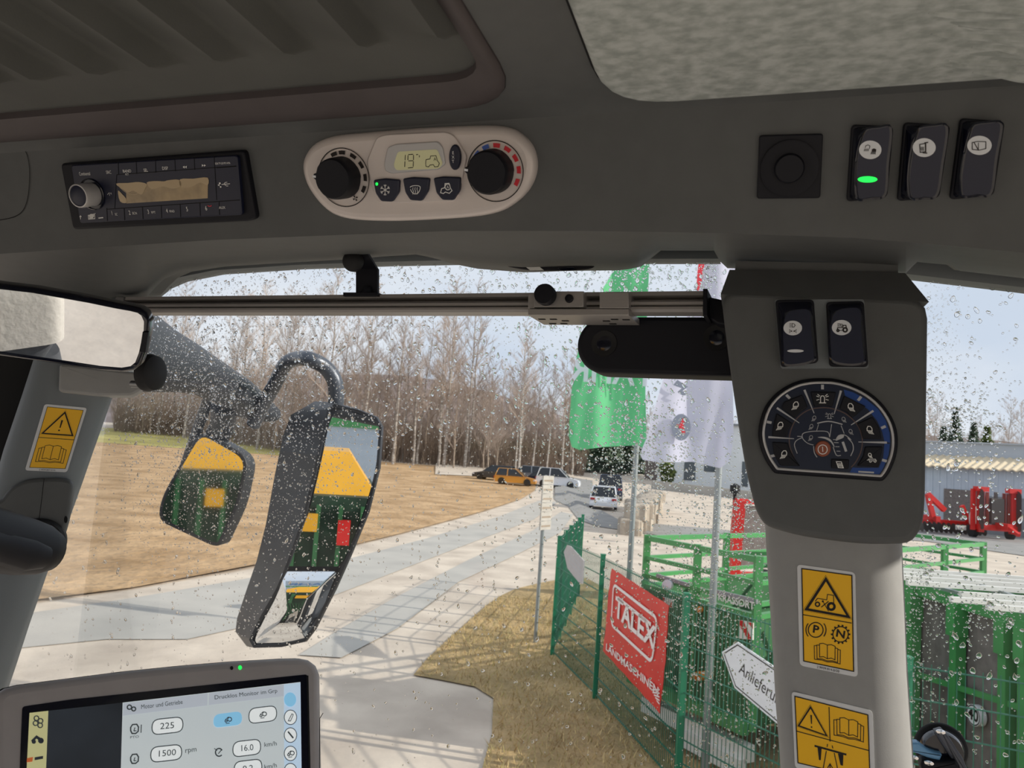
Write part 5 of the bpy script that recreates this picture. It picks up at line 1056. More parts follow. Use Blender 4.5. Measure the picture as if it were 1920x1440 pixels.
# ------------------------------------------------------------------ flags
mat('flag_green', '#6fd093', .7, var=.05, scale=2); mat('flag_white', '#dcdcf0', .7, var=.03, scale=2); mat('flag_red', '#d03040', .6); mat('flag_grey', '#7e8698', .6)
for mname in ('flag_green', 'flag_white'):      # thin cloth lets some daylight through
    t = MATS[mname].node_tree; b_ = t.nodes['Principled BSDF']; tr = t.nodes.new('ShaderNodeBsdfTranslucent'); mx = t.nodes.new('ShaderNodeMixShader'); mx.inputs['Fac'].default_value = .45
    src = b_.inputs['Base Color'].links[0].from_socket; t.links.new(src, tr.inputs['Color']); t.links.new(b_.outputs[0], mx.inputs[1]); t.links.new(tr.outputs[0], mx.inputs[2]); t.links.new(mx.outputs[0], t.nodes['Material Output'].inputs['Surface'])
def flagpole(label, px, py, d, r, zt):
    p = onY(px, py, d); o = thing('flagpole', label, 'flagpole', None, (p.x, p.y, gz(p.x, p.y))); mb = MB(); mb.lathe([(r * 1.15, 0), (r, 1.5), (r * .8, zt), (r * .9, zt), (r * .9, zt + .06), (.001, zt + .08)], 16); mb.build('pole', 'galv', o); return p
pA = flagpole('slim grey flagpole carrying the green flag behind the red banner', 1190, 900, 11.8, .042, 8.2)
pB = flagpole('slim grey flagpole carrying the white flag beside the white arrow sign', 1344, 960, 7.6, .036, 7.4)
def flag(name, label, F_, outline, m, bumpf):
    t = thing(name, label, 'flag', F_); pts = ccw(P(F_, ident, outline)); xs_ = [p[0] for p in pts]; ys_ = [p[1] for p in pts]
    bm = bmesh.new(); vs = [bm.verts.new((*p, 0)) for p in spline(pts, 3, True)]; bm.faces.new(vs); 
    for k in range(1, 24): x = min(xs_) + (max(xs_) - min(xs_)) * k / 24; bmesh.ops.bisect_plane(bm, geom=bm.verts[:] + bm.edges[:] + bm.faces[:], plane_co=(x, 0, 0), plane_no=(1, 0, 0))
    for k in range(1, 24): y = min(ys_) + (max(ys_) - min(ys_)) * k / 24; bmesh.ops.bisect_plane(bm, geom=bm.verts[:] + bm.edges[:] + bm.faces[:], plane_co=(0, y, 0), plane_no=(0, 1, 0))
    for v in bm.verts: v.co.z = bumpf(v.co.x, v.co.y)
    me = bpy.data.meshes.new('cloth'); bm.to_mesh(me); bm.free(); me.materials.append(MATS[m]); me.polygons.foreach_set('use_smooth', [True] * len(me.polygons)); o = bpy.data.objects.new('cloth', me); COL.objects.link(o); o.parent = t
    return t, o
FA = Frame(Vector((pA.x, pA.y - .06, pA.z)), Vector((1, .05, 0)), Zv)
wA = lambda x, y: .05 * math.sin(x * 7 + y * .6) + .02 * math.sin(x * 17)
fa, fc_ = flag('green_flag', 'green flag with mirrored white lettering FAHR on the farther pole', FA, [(1182, 400), (1222, 400), (1217, 480), (1208, 690), (1210, 838), (1196, 835), (1130, 838), (1072, 838), (1070, 760), (1077, 690), (1092, 628), (1120, 560), (1146, 515), (1170, 470)], 'flag_green', wA)
mb = MB(); zt_ = .085; cx, cy = FA.hit(1144, 699, zt_); k = px_size(FA, ident, 1140, 700, zt_); mb.text('FAHR', 46 * k, cx, cy, zt_, -(118 * k) / (46 * k * 2.75), .0, 0, .02); mb.build('lettering', 'flag_white', fa)
FB_ = Frame(Vector((pB.x, pB.y - .05, pB.z)), Vector((1, .04, 0)), Zv)
wB = lambda x, y: .035 * math.sin(x * 9 + y * 1.1) + .015 * math.sin(x * 21 - y)
fb_, _ = flag('white_flag', 'white flag with grey and red emblem on the nearer pole', FB_, [(1335, 400), (1384, 400), (1380, 560), (1372, 690), (1366, 864), (1300, 866), (1205, 862), (1212, 820), (1228, 760), (1250, 690), (1275, 630), (1300, 560), (1312, 500), (1322, 440)], 'flag_white', wB)
zt_ = .06; mb = MB(); mb.flat(P(FB_, ident, ell(1277, 801, 18, 25, 24), zt_), zt_); mb.flat(P(FB_, ident, [(1262, 722), (1278, 728), (1270, 735), (1280, 742), (1288, 740), (1280, 733), (1290, 725), (1270, 712)], zt_), zt_); em = mb.build('emblem', 'flag_grey', fb_)
mb = MB(); z2 = zt_ + .002
mb.flat(P(FB_, ident, [(1268, 795), (1274, 797), (1280, 784), (1286, 786), (1282, 797), (1285, 812), (1280, 816), (1275, 804)], z2), z2); mb.flat(P(FB_, ident, [(1310, 490), (1322, 486), (1318, 520), (1310, 545), (1306, 545), (1307, 515)], z2), z2); mb.build('emblem_red', 'flag_red', em)

# ------------------------------------------------------------------ green trailers
mat('trailer_green', '#4a9455', .4, var=.08, scale=3); mat('trailer_dark', '#33663d', .5, var=.12, scale=4); mat('mesh_black', '#746d6a', .8, var=.2, scale=9); mat('white_metal', '#e6e4de', .45, var=.04, scale=5); mat('tyre', '#1d1d1e', .85); mat('red_paint', '#c9231f', .45, var=.08, scale=4)
C_ = Vector((2.6, 7.85, 0)); dl = Vector((.74, .673, 0)).normalized(); ds = Vector((-.48, .877, 0)).normalized()
A_, D_ = C_ + ds * 1.75, C_ + dl * 7.0; E_ = D_ + ds * 1.75
tr1 = thing('livestock_trailer', 'green open trailer with tubular top rails behind the fence', 'trailer', None, (A_ + D_) / 2)
def wb(name, segs_, m, par, smooth=30): 
    mb = MB()
    for a, b, w, h in segs_: mb.bar(a, b, w, h)
    return mb.build(name, m, par, M=Matrix(), smooth=smooth)
up = lambda p, z: Vector((p.x, p.y, z))
for a in (A_, C_, D_, E_, C_.lerp(A_, .5), C_.lerp(D_, .25), C_.lerp(D_, .5), C_.lerp(D_, .75), A_.lerp(E_, .25), A_.lerp(E_, .5), A_.lerp(E_, .75)): wb('post', [(up(a, .5), up(a, 2.2), .075, .075)], 'trailer_green', tr1)
for a, b in ((A_, C_), (C_, D_), (D_, E_), (E_, A_)):
    for z in (2.16, 1.93, 1.72): wb('rail', [(up(a, z), up(b, z), .05, .06 if z > 2 else .045)], 'trailer_green', tr1)
    mb = MB(); n_ = (b - a).normalized().cross(Zv) * .03; mb.bar(up(a, 1.08) , up(b, 1.08), .04, 1.05); mb.build('side_panel', 'trailer_dark', tr1, M=Matrix())
    wb('edge_rail', [(up(a, 1.6), up(b, 1.6), .07, .05)], 'trailer_green', tr1)
wb('cross_bar', [(up(A_.lerp(E_, .5), 2.16), up(C_.lerp(D_, .5), 2.16), .05, .05)], 'trailer_green', tr1); wb('cross_bar', [(up(A_.lerp(E_, .25), 1.93), up(C_.lerp(D_, .25), 2.16), .045, .045)], 'trailer_green', tr1)
mb = MB(); mb.loft([[up(A_, .58), up(C_, .58), up(D_, .58), up(E_, .58)], [up(A_, .5), up(C_, .5), up(D_, .5), up(E_, .5)]]); mb.build('bed', 'trailer_dark', tr1, M=Matrix())
FT1 = Frame(A_ + Vector((-.0, -.0, 0)), (C_ - A_), Zv); FT1.o = A_ + FT1.n * .03
wb('bumper_bar', [(up(A_, .52) + FT1.n * .08 - ds * -.1, up(C_, .52) + FT1.n * .08, .09, .11)], 'trailer_green', tr1)
wb('grey_rail', [(FT1.w(*FT1.hit(1232, 1079)), FT1.w(*FT1.hit(1292, 1097)), .03, .04)], 'galv', tr1); wb('grey_rail', [(FT1.w(*FT1.hit(1345, 1110)), FT1.w(*FT1.hit(1420, 1128)), .03, .045)], 'galv', tr1)
wb('chassis_beam', [(up(A_, .28) + FT1.n * .02 - ds * .15, up(C_, .28) + FT1.n * .02, .14, .16)], 'white_metal', tr1); wb('chassis_beam', [(up(A_.lerp(C_, .5), .16) + FT1.n * .1, up(C_, .16) + FT1.n * .1, .10, .16)], 'white_metal', tr1)
for p in (A_.lerp(E_, .45), C_.lerp(D_, .45)):
    M = Matrix.Translation(up(p, .42)) @ Frame(Vector(), dl, Zv).m(); mb = MB(); mb.lathe([(.24, -.12), (.40, -.12), (.42, -.08), (.42, .08), (.40, .12), (.24, .12)], 26); w_ = mb.build('wheel', 'tyre', tr1, M=M); mb = MB(); mb.lathe([(.24, -.1), (.2, .06), (.001, .08)], 20); mb.build('rim', 'white_metal', w_)
z = .03; mb = MB()
for q in ([(1387, 1163), (1412, 1168), (1411, 1200), (1386, 1197)], [(1241, 1119), (1260, 1125), (1258, 1140), (1247, 1135)]): mb.prism(P(FT1, ident, q, z), 0, z)
hz = mb.build('hazard_plate', 'white_metal', tr1, M=FT1.m())
mb = MB(); z = .0315
for q in ([(1387, 1163), (1394, 1164), (1409, 1198), (1402, 1199), (1386, 1172)], [(1400, 1166), (1412, 1168), (1412, 1180)], [(1241, 1119), (1247, 1121), (1243, 1128)], [(1252, 1138), (1260, 1128), (1259, 1139)]): mb.flat(P(FT1, ident, q, z), z)
mb.build('hazard_stripe', 'red_paint', hz, M=FT1.m())
mb = MB(); z = .03; mb.prism(P(FT1, ident, ell(1250, 1097, 9, 10, 20), z), 0, z); mb.build('round_plate', 'sign_white', tr1, M=FT1.m())
mb = MB(); c_ = FT1.hit(1378, 1128, .04); k = px_size(FT1, ident, 1378, 1128); mb.text('KRASSORT', 14 * k, c_[0], c_[1], .032, 1.0, 0, 0, .02); mb.build('lettering', 'white_metal', tr1, M=FT1.m())
mat('amber', '#d8831f', .4)
for px, py in ((1308, 1268), (1310, 1143)):
    mb = MB(); mb.prism(P(FT1, ident, ell(px, py, 9 if py > 1200 else 5, 9 if py > 1200 else 6, 16), .16 if py > 1200 else .03), .0, .17 if py > 1200 else .035, .004); mb.build('side_lamp', 'amber', tr1, M=FT1.m())
# dark panelled trailer on the right
K1, K2 = onZ(1690, 1084, 2.0), onZ(2010, 1176, 2.0); K1.z = K2.z = 0; dk = (K2 - K1).normalized(); nk = dk.cross(Zv); nk = nk if nk.x < 0 else -nk; wv = -nk * 2.1
K0 = K1 - dk * .25; K3 = K2 + dk * 1.6
tr2 = thing('box_trailer', 'green framed box trailer with dark panels close behind the mesh fence', 'trailer', None, (K0 + K3) / 2 + wv / 2)
FK2 = Frame(K0, K3 - K0, Zv)
if FK2.n.dot(nk) < 0: FK2.n = -FK2.n
def tbar(name, a, b, w, h, m): mb = MB(); mb.bar(a, b, w, h); return mb.build(name, m, tr2, M=Matrix())
mb = MB(); mb.loft([[up(K0, .35), up(K3, .35), up(K3 + wv, .35), up(K0 + wv, .35)], [up(K0, .45), up(K3, .45), up(K3 + wv, .45), up(K0 + wv, .45)]]); mb.build('bed', 'trailer_dark', tr2, M=Matrix())
for a, b in ((K0, K3), (K0 + wv, K3 + wv), (K0, K0 + wv), (K3, K3 + wv)):
    tbar('dark_panel', up(a, 1.05) - nk * .05, up(b, 1.05) - nk * .05, .04, 1.75, 'mesh_black'); tbar('top_rail', up(a, 1.94), up(b, 1.94), .09, .12, 'trailer_green'); tbar('cap_strip', up(a, 2.015), up(b, 2.015), .06, .03, 'galv'); tbar('bottom_rail', up(a, .3), up(b, .3), .09, .14, 'trailer_green')
for px in (1712, 1795, 1888, 1926, 1990, 2080):
    t = (FK2.hit(px, 1250, .04)[0]) / (K3 - K0).length; p = K0.lerp(K3, t) + nk * .04
    mb = MB(); mb.bar(up(p, .28), up(p, 1.95), .10, .10, up=dk); mb.bar(up(p, 1.62) + nk * .01, up(p, 1.9) + nk * .01, .14, .13, up=dk); mb.build('post', 'trailer_green', tr2, M=Matrix())
a_, b_ = FK2.hit(1722, 1265, .05), FK2.hit(1925, 1330, .05); tbar('brace', FK2.w(*a_, .05), FK2.w(*b_, .05), .04, .05, 'trailer_green')
c_ = FK2.hit(1825, 1341, .06); k = px_size(FK2, ident, 1825, 1341, .06); mb = MB(); mb.prism(ell(c_[0], c_[1], 20 * k * .86 + .02, 20 * k, 28), .0, .06); pl_ = mb.build('speed_plate', 'sign_white', tr2, M=FK2.m()); mb = MB(); mb.text('40', 22 * k, c_[0], c_[1], .062, 1.0, 0, 0, .03); mb.stroke(ell(c_[0], c_[1], 18 * k * .86 + .018, 18 * k, 28), .01, .062, True); mb.build('lettering', 'ink_black', pl_, M=FK2.m())
# white tube gate lying across the trailer
gate = thing('tube_gate', 'white galvanised tube gate lying flat on the dark panelled trailer', 'gate', None, (K0 + wv * .5).xyz + Vector((0, 0, 2.05)))
gdir = Vector((1, .02, 0)).normalized()
for k, (y0, xa) in enumerate(((1068, 1660), (1075, 1660), (1082, 1665), (1092, 1700), (1108, 1800), (1119, 1782), (1130, 1850))):
    a = onZ(xa, y0 + .05 * (xa - 1690), 2.07); wb('tube', [(a, a + gdir * (3.9 if k < 4 else 3.2), .045, .045)], 'white_metal', gate)
for x_ in (5.1, 6.3, 7.6): y1_, y2_ = onZ(1700, 1068, 2.04).y, onZ(1850, 1136, 2.04).y; wb('cross_tube', [(Vector((x_, y1_, 2.04)), Vector((x_ - .35, y2_, 2.04)), .04, .04)], 'galv', gate)

# ------------------------------------------------------------------ machinery, cars and buildings farther off
mat('car_glass', '#1c2127', .08); mat('car_black', '#16181c', .25, coat=.5); mat('car_orange', '#d8962c', .3, coat=.5); mat('car_white', '#dfe3ea', .3, coat=.4); mat('car_silver', '#8d9298', .3, metal=.4, coat=.4); mat('car_blue', '#23304a', .25, coat=.5); mat('lamp_red', '#a01818', .3)
def car(name, label, px, py, ang, L, Wd, Hh, m, kind='hatch', d=None):
    p = G(px, py) if d is None else onY(px, py, d); z0 = gz(p.x, p.y) + (.03 if d is None else .05)
    t = thing(name, label, 'car', None, (p.x, p.y, z0), ang)
    l = L / 2; hb = Hh * .56; prof = [(-l, .35), (-l + .05, hb * .75), (-l + .1, hb), (l - 1.0, hb * .98), (l - .15, hb * .78), (l, .5), (l - .03, .22), (-l + .05, .22)]
    mb = MB(); w = Wd / 2; mb.loft([[(x, -w + .09, z) for x, z in prof], [(x * 1.0, -w + .02, z) for x, z in prof], [(x, -w, z * .98 + .01) for x, z in prof], [(x, w, z * .98 + .01) for x, z in prof], [(x, w - .02, z) for x, z in prof], [(x, w - .09, z) for x, z in prof]]); mb.build('body', m, t, smooth=40)
    rl = -l + (.12 if kind != 'sedan' else .9); cabp = [(rl, hb), (rl + .28, Hh), (l - 1.95, Hh), (l - 1.05, hb)]
    mb = MB(); mb.loft([[(x, -w + .06 + (.12 if z > hb else 0), z) for x, z in cabp], [(x, w - .06 - (.12 if z > hb else 0), z) for x, z in cabp]]); gl_ = mb.build('cabin_glass', 'car_glass', t, smooth=20)
    mb = MB(); mb.prism(rounded([(rl + .24, -w + .2), (l - 1.95, -w + .2), (l - 1.95, w - .2), (rl + .24, w - .2)], .1), Hh - .03, Hh + .025, .02)
    for y in (-w + .11, w - .11):
        s_ = 1 if y > 0 else -1
        for xa, xb in ((rl + .02, rl + .28), ((rl + l - 1.5) / 2 - .04, (rl + l - 1.5) / 2 - .02), (l - 1.08, l - 1.95)): mb.bar((xa, y + .05 * s_, hb), (xb, y - .075 * s_, Hh), .07, .05)
    mb.build('roof', m, t)
    for x in (-l + .75, l - .8):
        for y in (-w + .08, w - .08):
            mb = MB(); M = Matrix.Translation((x, y, .33)) @ Matrix.Rotation(math.pi / 2, 4, 'X'); mb.lathe([(.2, -.1), (.32, -.1), (.33, 0), (.32, .1), (.2, .1)], 20, M=M); wl = mb.build('wheel', 'tyre', t); mb = MB(); mb.lathe([(.21, -.09), (.19, .09), (.001, .09)], 16, M=M); mb.build('rim', 'car_silver', wl)
    for y in (-w + .2, w - .2): mb = MB(); mb.box((-l + .02, y, hb * .82), (.08, .3, .14)); mb.build('tail_lamp', 'lamp_red', t)
    for y in (-w + .22, w - .22): mb = MB(); mb.box((l - .12, y, hb * .66), (.2, .32, .13)); mb.build('headlamp', 'car_white', t)
    mb = MB(); mb.box((-l + .005, 0, hb * .6), (.03, .5, .12)); mb.build('number_plate', 'sign_white', t)
    return t
car('black_car', 'black car parked at the wood edge behind the orange car', 928, 896, math.radians(165), 4.4, 1.8, 1.5, 'car_black', 'hatch', 79)
car('orange_car', 'orange car parked by the field below the wood', 966, 909, math.radians(-8), 4.0, 1.75, 1.5, 'car_orange', 'hatch', 74)
car('silver_car', 'grey car parked behind the orange car', 985, 895, math.radians(170), 4.4, 1.8, 1.55, 'car_silver', 'hatch', 82)
car('blue_car', 'dark blue car parked between the orange car and the white van', 1016, 905, math.radians(160), 4.3, 1.8, 1.5, 'car_blue', 'hatch', 77)
car('white_van', 'small white van parked at the end of the row by the wood', 1046, 910, math.radians(-12), 4.2, 1.85, 1.8, 'car_white', 'van', 75)
car('white_car', 'white car seen from behind on the narrow road', 1131, 953, math.radians(82), 4.3, 1.8, 1.5, 'car_white', 'hatch', 53)
car('dark_van', 'dark blue van standing ahead of the white car', 1144, 925, math.radians(82), 4.8, 1.95, 2.0, 'car_blue', 'van', 64)
# rubble wall beside the road
mat('rubble', '#b5aa9b', .95, hx2='#968b7e', scale=1.5, bump=.8, bscale=4, bdist=.06)
ra, rb = G(1183, 1004), G(1224, 956); wallr = thing('rubble_bank', 'low bank of rubble blocks beside the road behind the green flag pole', 'rubble bank', None, ra)
rnd3 = random.Random(4); n_ = 16
for i in range(n_):
    for j in range(2):
        t = (i + .5 + rnd3.uniform(-.1, .1)) / n_; p = ra.lerp(rb, t); s_ = (rb - ra).length / n_; M = Matrix.Translation((p.x + rnd3.uniform(-.15, .15) + .15 * j, p.y, .36 + .66 * j)) @ Matrix.Rotation(rnd3.uniform(-.3, .3), 4, 'Z'); mb = MB()
        bx = rounded([(-.5, -s_ * .55), (.5, -s_ * .55), (.5, s_ * .55), (-.5, s_ * .55)], .3); bx = [(x * rnd3.uniform(.85, 1.1), y * rnd3.uniform(.9, 1.05)) for x, y in bx]; mb.prism(bx, -.36, .36, .12); mb.v = [tuple(M @ Vector(q)) for q in mb.v]; mb.build('stone', 'rubble', wallr, M=Matrix())
# white building
mat('white_wall', '#d9dfe4', .8, var=.03, scale=1); mat('roof_grey', '#7d8288', .7, var=.06, scale=2); mat('window_dark', '#4f5960', .15)
def building(name, label, a, b, depth, h, zr, m, openings, roofm, ridge=1.5):
    d = (b - a); L = d.length; f_ = Frame(a, d, Zv); t = thing(name, label, 'building', Frame(a, d, Zv)); D = -depth
    mb = MB(); mb.box((L / 2, h / 2, D / 2), (L, h, depth)); w_ = mb.build('wall', m, t)
    for nm, x0_, x1_, y0_, y1_, mm in openings: mb = MB(); mb.box(((x0_ + x1_) / 2, (y0_ + y1_) / 2, .0), (x1_ - x0_, y1_ - y0_, .12)); mb.build(nm, mm, t)
    return t, L
wa, wb_ = onY(1232, 899, 100), onY(1470, 930, 88); wa.z = wb_.z = gz(wa.x, wa.y) - .2
fw = Frame(wa, wb_ - wa, Zv)
def op(nm, x0_, y0_, x1_, y1_, mm): a_, b_ = fw.hit(x0_, y1_), fw.hit(x1_, y0_); return (nm, a_[0], b_[0], a_[1], b_[1], mm)
wt, L = building('white_building', 'white building with dark windows behind the white flag', wa, wb_, 14, 7.6, 0, 'white_wall', [op('doorway', 1282, 864, 1305, 900, 'window_dark'), op('window', 1320, 864, 1352, 884, 'window_dark'), op('doorway', 1390, 866, 1404, 912, 'window_dark'), op('window', 1420, 860, 1446, 885, 'window_dark')], 'roof_grey')
mb = MB(); mb.box((L / 2, 7.7, -7), (L + .8, .25, 14.8)); mb.build('roof', 'roof_grey', wt)
da, db = onY(1208, 897, 104), onY(1231, 900, 101); da.z = db.z = gz(da.x, da.y) - .2; dt, L2 = building('dark_shed', 'small dark shed at the left end of the white building', da, db, 5, 4.2, 0, 'mesh_black', [], 'roof_grey')
mb = MB(); mb.box((L2 / 2, 4.25, -2.5), (L2 + .3, .15, 5.3)); mb.build('roof', 'roof_grey', dt)
# low wall in front of the white building and a bush
la, lb = onY(1222, 913, 84), onY(1440, 938, 76); la.z = gz(la.x, la.y); lb.z = gz(lb.x, lb.y); mb = MB(); mb.bar(up(la, la.z + .45), up(lb, lb.z + .45), .3, .9); tag(mb.build('yard_wall', 'asphalt'), 'long low grey wall in front of the white building', 'wall')
mat('leaf', '#5d6b34', .9, var=.3, scale=3); mat('leaf_dark', '#4c5a48', .95, var=.3, scale=3)
def leafball(name, label, c, rx, rz_, m, n, seed, s=.3, cone=False, group=None):
    t = thing(name, label, 'tree' if cone else 'bush', None, c, 0, group); r = random.Random(seed); mb = MB()
    for _ in range(n):
        if cone: h = r.random() ** 1.4; a = r.uniform(0, 6.28); q = rx * (1 - h) * math.sqrt(r.random()); p = Vector((q * math.cos(a), q * math.sin(a), .3 + rz_ * h))
        else:
            p = Vector((r.gauss(0, 1), r.gauss(0, 1), r.gauss(0, 1))).normalized() * (r.random() ** .4); p = Vector((p.x * rx, p.y * rx, rz_ * .55 + p.z * rz_ * .5))
        u1 = Vector((r.uniform(-1, 1), r.uniform(-1, 1), r.uniform(-.6, .6))).normalized() * s; u2 = u1.orthogonal().normalized() * s * .5; mb.add([p - u1, p + u2, p + u1, p - u2], [(0, 1, 2, 3)])
    mb.build('foliage', m, t, smooth=0); mb = MB(); mb.lathe([(.12, 0), (.06, rz_ * .6)], 8); mb.build('stem', 'bark_brown', t)
q = onY(1250, 898, 92); leafball('garden_bush', 'small leafy bush against the white building', (q.x, q.y, gz(q.x, q.y)), 1.0, 3.0, 'leaf', 500, 2)
for k, (px, d, h) in enumerate(((1090, 112, 12), (1112, 118, 14), (1142, 112, 13), (1165, 120, 15), (1185, 114, 13), (1068, 118, 12))): q = onY(px, 880, d); leafball('conifer', 'dark conifer at the right end of the bare wood', (q.x, q.y, gz(q.x, q.y)), 2.6, h, 'leaf_dark', 1600, 30 + k, .45, True, 'conifers by the wood')
for k, (px, d, h, m_) in enumerate(((1768, 92, 9, 'leaf_dark'), (1850, 84, 9, 'leaf'), (1790, 100, 12, 'leaf_dark'), (1825, 98, 10, 'leaf_dark'))): q = onY(px, 880, d); leafball('conifer', ('dark' if m_ == 'leaf_dark' else 'yellow-green') + ' evergreen standing behind the long grey shed', (q.x, q.y, gz(q.x, q.y)), 2.4, h, m_, 1500, 50 + k, .4, True, 'evergreens behind the shed' if m_ == 'leaf_dark' else None)
# long shed with corrugated roof
mat('shed_wall', '#b4c0cc', .6, var=.04, scale=2); mat('shed_roof', '#d3c2a4', .6, var=.06, scale=3); mat('shed_upper', '#aab2bd', .6)
ha, hb_ = onY(1640, 985, 60), onY(2080, 1018, 50); ha.z = hb_.z = 0; fsd = Frame(ha, hb_ - ha, Zv); shd = thing('long_shed', 'long pale blue shed with corrugated cream roof behind the red machines', 'shed', fsd); Ls = (hb_ - ha).length
ev = fsd.hit(1740, 872)[1]; mb = MB(); mb.box((Ls / 2, ev / 2, -5), (Ls, ev, 10))
n_ = int(Ls / .45)
for i in range(n_): mb.box((Ls * (i + .5) / n_, ev / 2, .02), (.12, ev, .05))
mb.build('wall', 'shed_wall', shd)
mb = MB(); rw = []; N = int(Ls / .11)
for i in range(N + 1): x = -.3 + (Ls + .6) * i / N; dz = .06 * math.sin(2 * math.pi * x / .5); rw.append([(x, ev - .05 + dz, .5), (x, ev + .95 + dz, -4.0), (x, ev + .9 + dz, -4.02), (x, ev - .12 + dz, .5)])
mb.loft(rw, closed=True, cap=(True, True)); mb.build('roof', 'shed_roof', shd, smooth=60)
mb = MB(); mb.box((Ls / 2, ev + 1.35, -6.5), (Ls, 1.2, 5)); mb.box((Ls / 2, ev + 1.98, -6.5), (Ls + .2, .1, 5.3)); mb.build('upper_storey', 'shed_upper', shd)
x0_, x1_ = fsd.hit(1770, 950)[0], fsd.hit(1835, 950)[0]; yt_ = fsd.hit(1800, 918)[1]; mb = MB(); mb.box(((x0_ + x1_) / 2, yt_ / 2, .05), (x1_ - x0_, yt_, .1)); mb.build('doorway', 'mesh_black', shd)
x0_, x1_ = fsd.hit(1838, 950)[0], fsd.hit(2000, 950)[0]; yt_ = fsd.hit(1880, 932)[1]; mb = MB(); mb.box(((x0_ + x1_) / 2, yt_ / 2, .05), (x1_ - x0_, yt_, .1)); mb.build('doorway', 'roof_grey', shd)
bb = onY(1900, 845, 100); mb = MB(); mb.box((bb.x + 6, bb.y, bb.z - 3), (26, 8, 7)); o = mb.build('pale_hall', 'white_wall'); tag(o, 'pale flat-roofed hall far behind the long shed', 'building')
# red folded machines in front of the shed
mat('red_dark', '#8c3a30', .6, var=.2, scale=5); mat('disc_steel', '#5a5350', .5, metal=.3)
def folded(name, label, px, py, d, w, h, ang=0.0):
    p = onY(px, py, d); t = thing(name, label, 'farm machine', None, (p.x, p.y, 0), ang)
    mb = MB(); mb.box((0, 0, .75), (w * .9, .5, .35)); mb.box((0, -.6, .9), (.35, 1.6, .4)); mb.bar((0, -1.2, .9), (0, -2.2, .5), .2, .2); mb.build('main_frame', 'red_paint', t)
    for s_ in (-1, 1):
        mb = MB(); x = s_ * w * .36; mb.box((x, 0, h * .56), (.35, .3, h * .86)); mb.box((x + s_ * .42, .1, h * .56), (.22, .22, h * .8)); mb.box((x, -.05, h - .12), (w * .26, .5, .3)); wg = mb.build('folded_wing', 'red_paint', t)
        mb = MB()
        for k in range(9): M = Matrix.Translation((x + s_ * .15, -.35, .9 + (h - 1.3) * k / 8)) @ Matrix.Rotation(math.radians(80), 4, 'Y'); mb.lathe([(.30, 0), (.20, .06), (.001, .08)], 12, M=M)
        mb.build('disc_row', 'disc_steel', wg)
        mb = MB()
        for k in range(8): a = 2 * math.pi * k / 8; mb.bar((x - s_ * .35 + .2 * math.cos(a), .1 + .2 * math.sin(a), .9), (x - s_ * .35 + .2 * math.cos(a), .1 + .2 * math.sin(a), h - .3), .05, .05)
        mb.build('cage_roller', 'red_dark', wg)
        mb = MB(); M = Matrix.Translation((s_ * w * .42, .5, .42)) @ Matrix.Rotation(math.pi / 2, 4, 'Y'); mb.lathe([(.2, -.13), (.4, -.13), (.42, 0), (.4, .13), (.2, .13)], 20, M=M); mb.build('wheel', 'tyre', t)
    mb = MB(); mb.bar((0, 0, .8), (0, .1, h * .92), .16, .16); mb.box((0, 0, h * .55), (w * .28, .3, h * .5)); mb.build('centre_post', 'disc_steel', t)
folded('disc_harrow', 'red disc harrow folded upright into two tall wings before the shed', 1868, 1000, 50, 2.9, 3.3)
p = onY(1778, 985, 52); sd_ = thing('red_cultivator', 'low red cultivator with disc rows left of the folded harrow', 'farm machine', None, (p.x, p.y, 0))
mb = MB(); mb.box((0, 0, .8), (4.4, .3, .3)); mb.box((0, .9, .8), (4.4, .25, .25)); mb.box((-1.0, .4, 1.0), (.3, 2.0, .35)); mb.bar((-1.2, -.3, 1.1), (-1.6, -.3, 2.6), .28, .28); mb.bar((-1.6, -.3, 2.6), (-.4, -.2, 1.6), .3, .3); mb.bar((1.2, -.3, .9), (.7, -.3, 2.0), .25, .25); mb.build('frame', 'red_paint', sd_)
mb = MB()
for k in range(14): M = Matrix.Translation((-2.1 + .32 * k, -.5, .45)) @ Matrix.Rotation(math.radians(75), 4, 'Y'); mb.lathe([(.36, 0), (.22, .06), (.001, .08)], 12, M=M)
mb.build('disc_row', 'disc_steel', sd_)
for x in (-1.9, 2.1): mb = MB(); M = Matrix.Translation((x, .6, .48)) @ Matrix.Rotation(math.pi / 2, 4, 'Y'); mb.lathe([(.22, -.15), (.46, -.15), (.48, 0), (.46, .15), (.22, .15)], 20, M=M); mb.build('wheel', 'tyre', sd_)
mb = MB(); mb.lathe([(.5, 0), (.3, .1), (.001, .12)], 16, M=Matrix.Translation((1.5, -.6, 1.2)) @ Matrix.Rotation(math.pi / 2, 4, 'X') @ Matrix.Scale(1.6, 4, (0, 1, 0))); mb.build('white_guard', 'white_metal', sd_)
mb = MB(); mb.box((.4, -.75, .55), (.7, .04, .3)); mb.build('warning_board', 'white_metal', sd_)
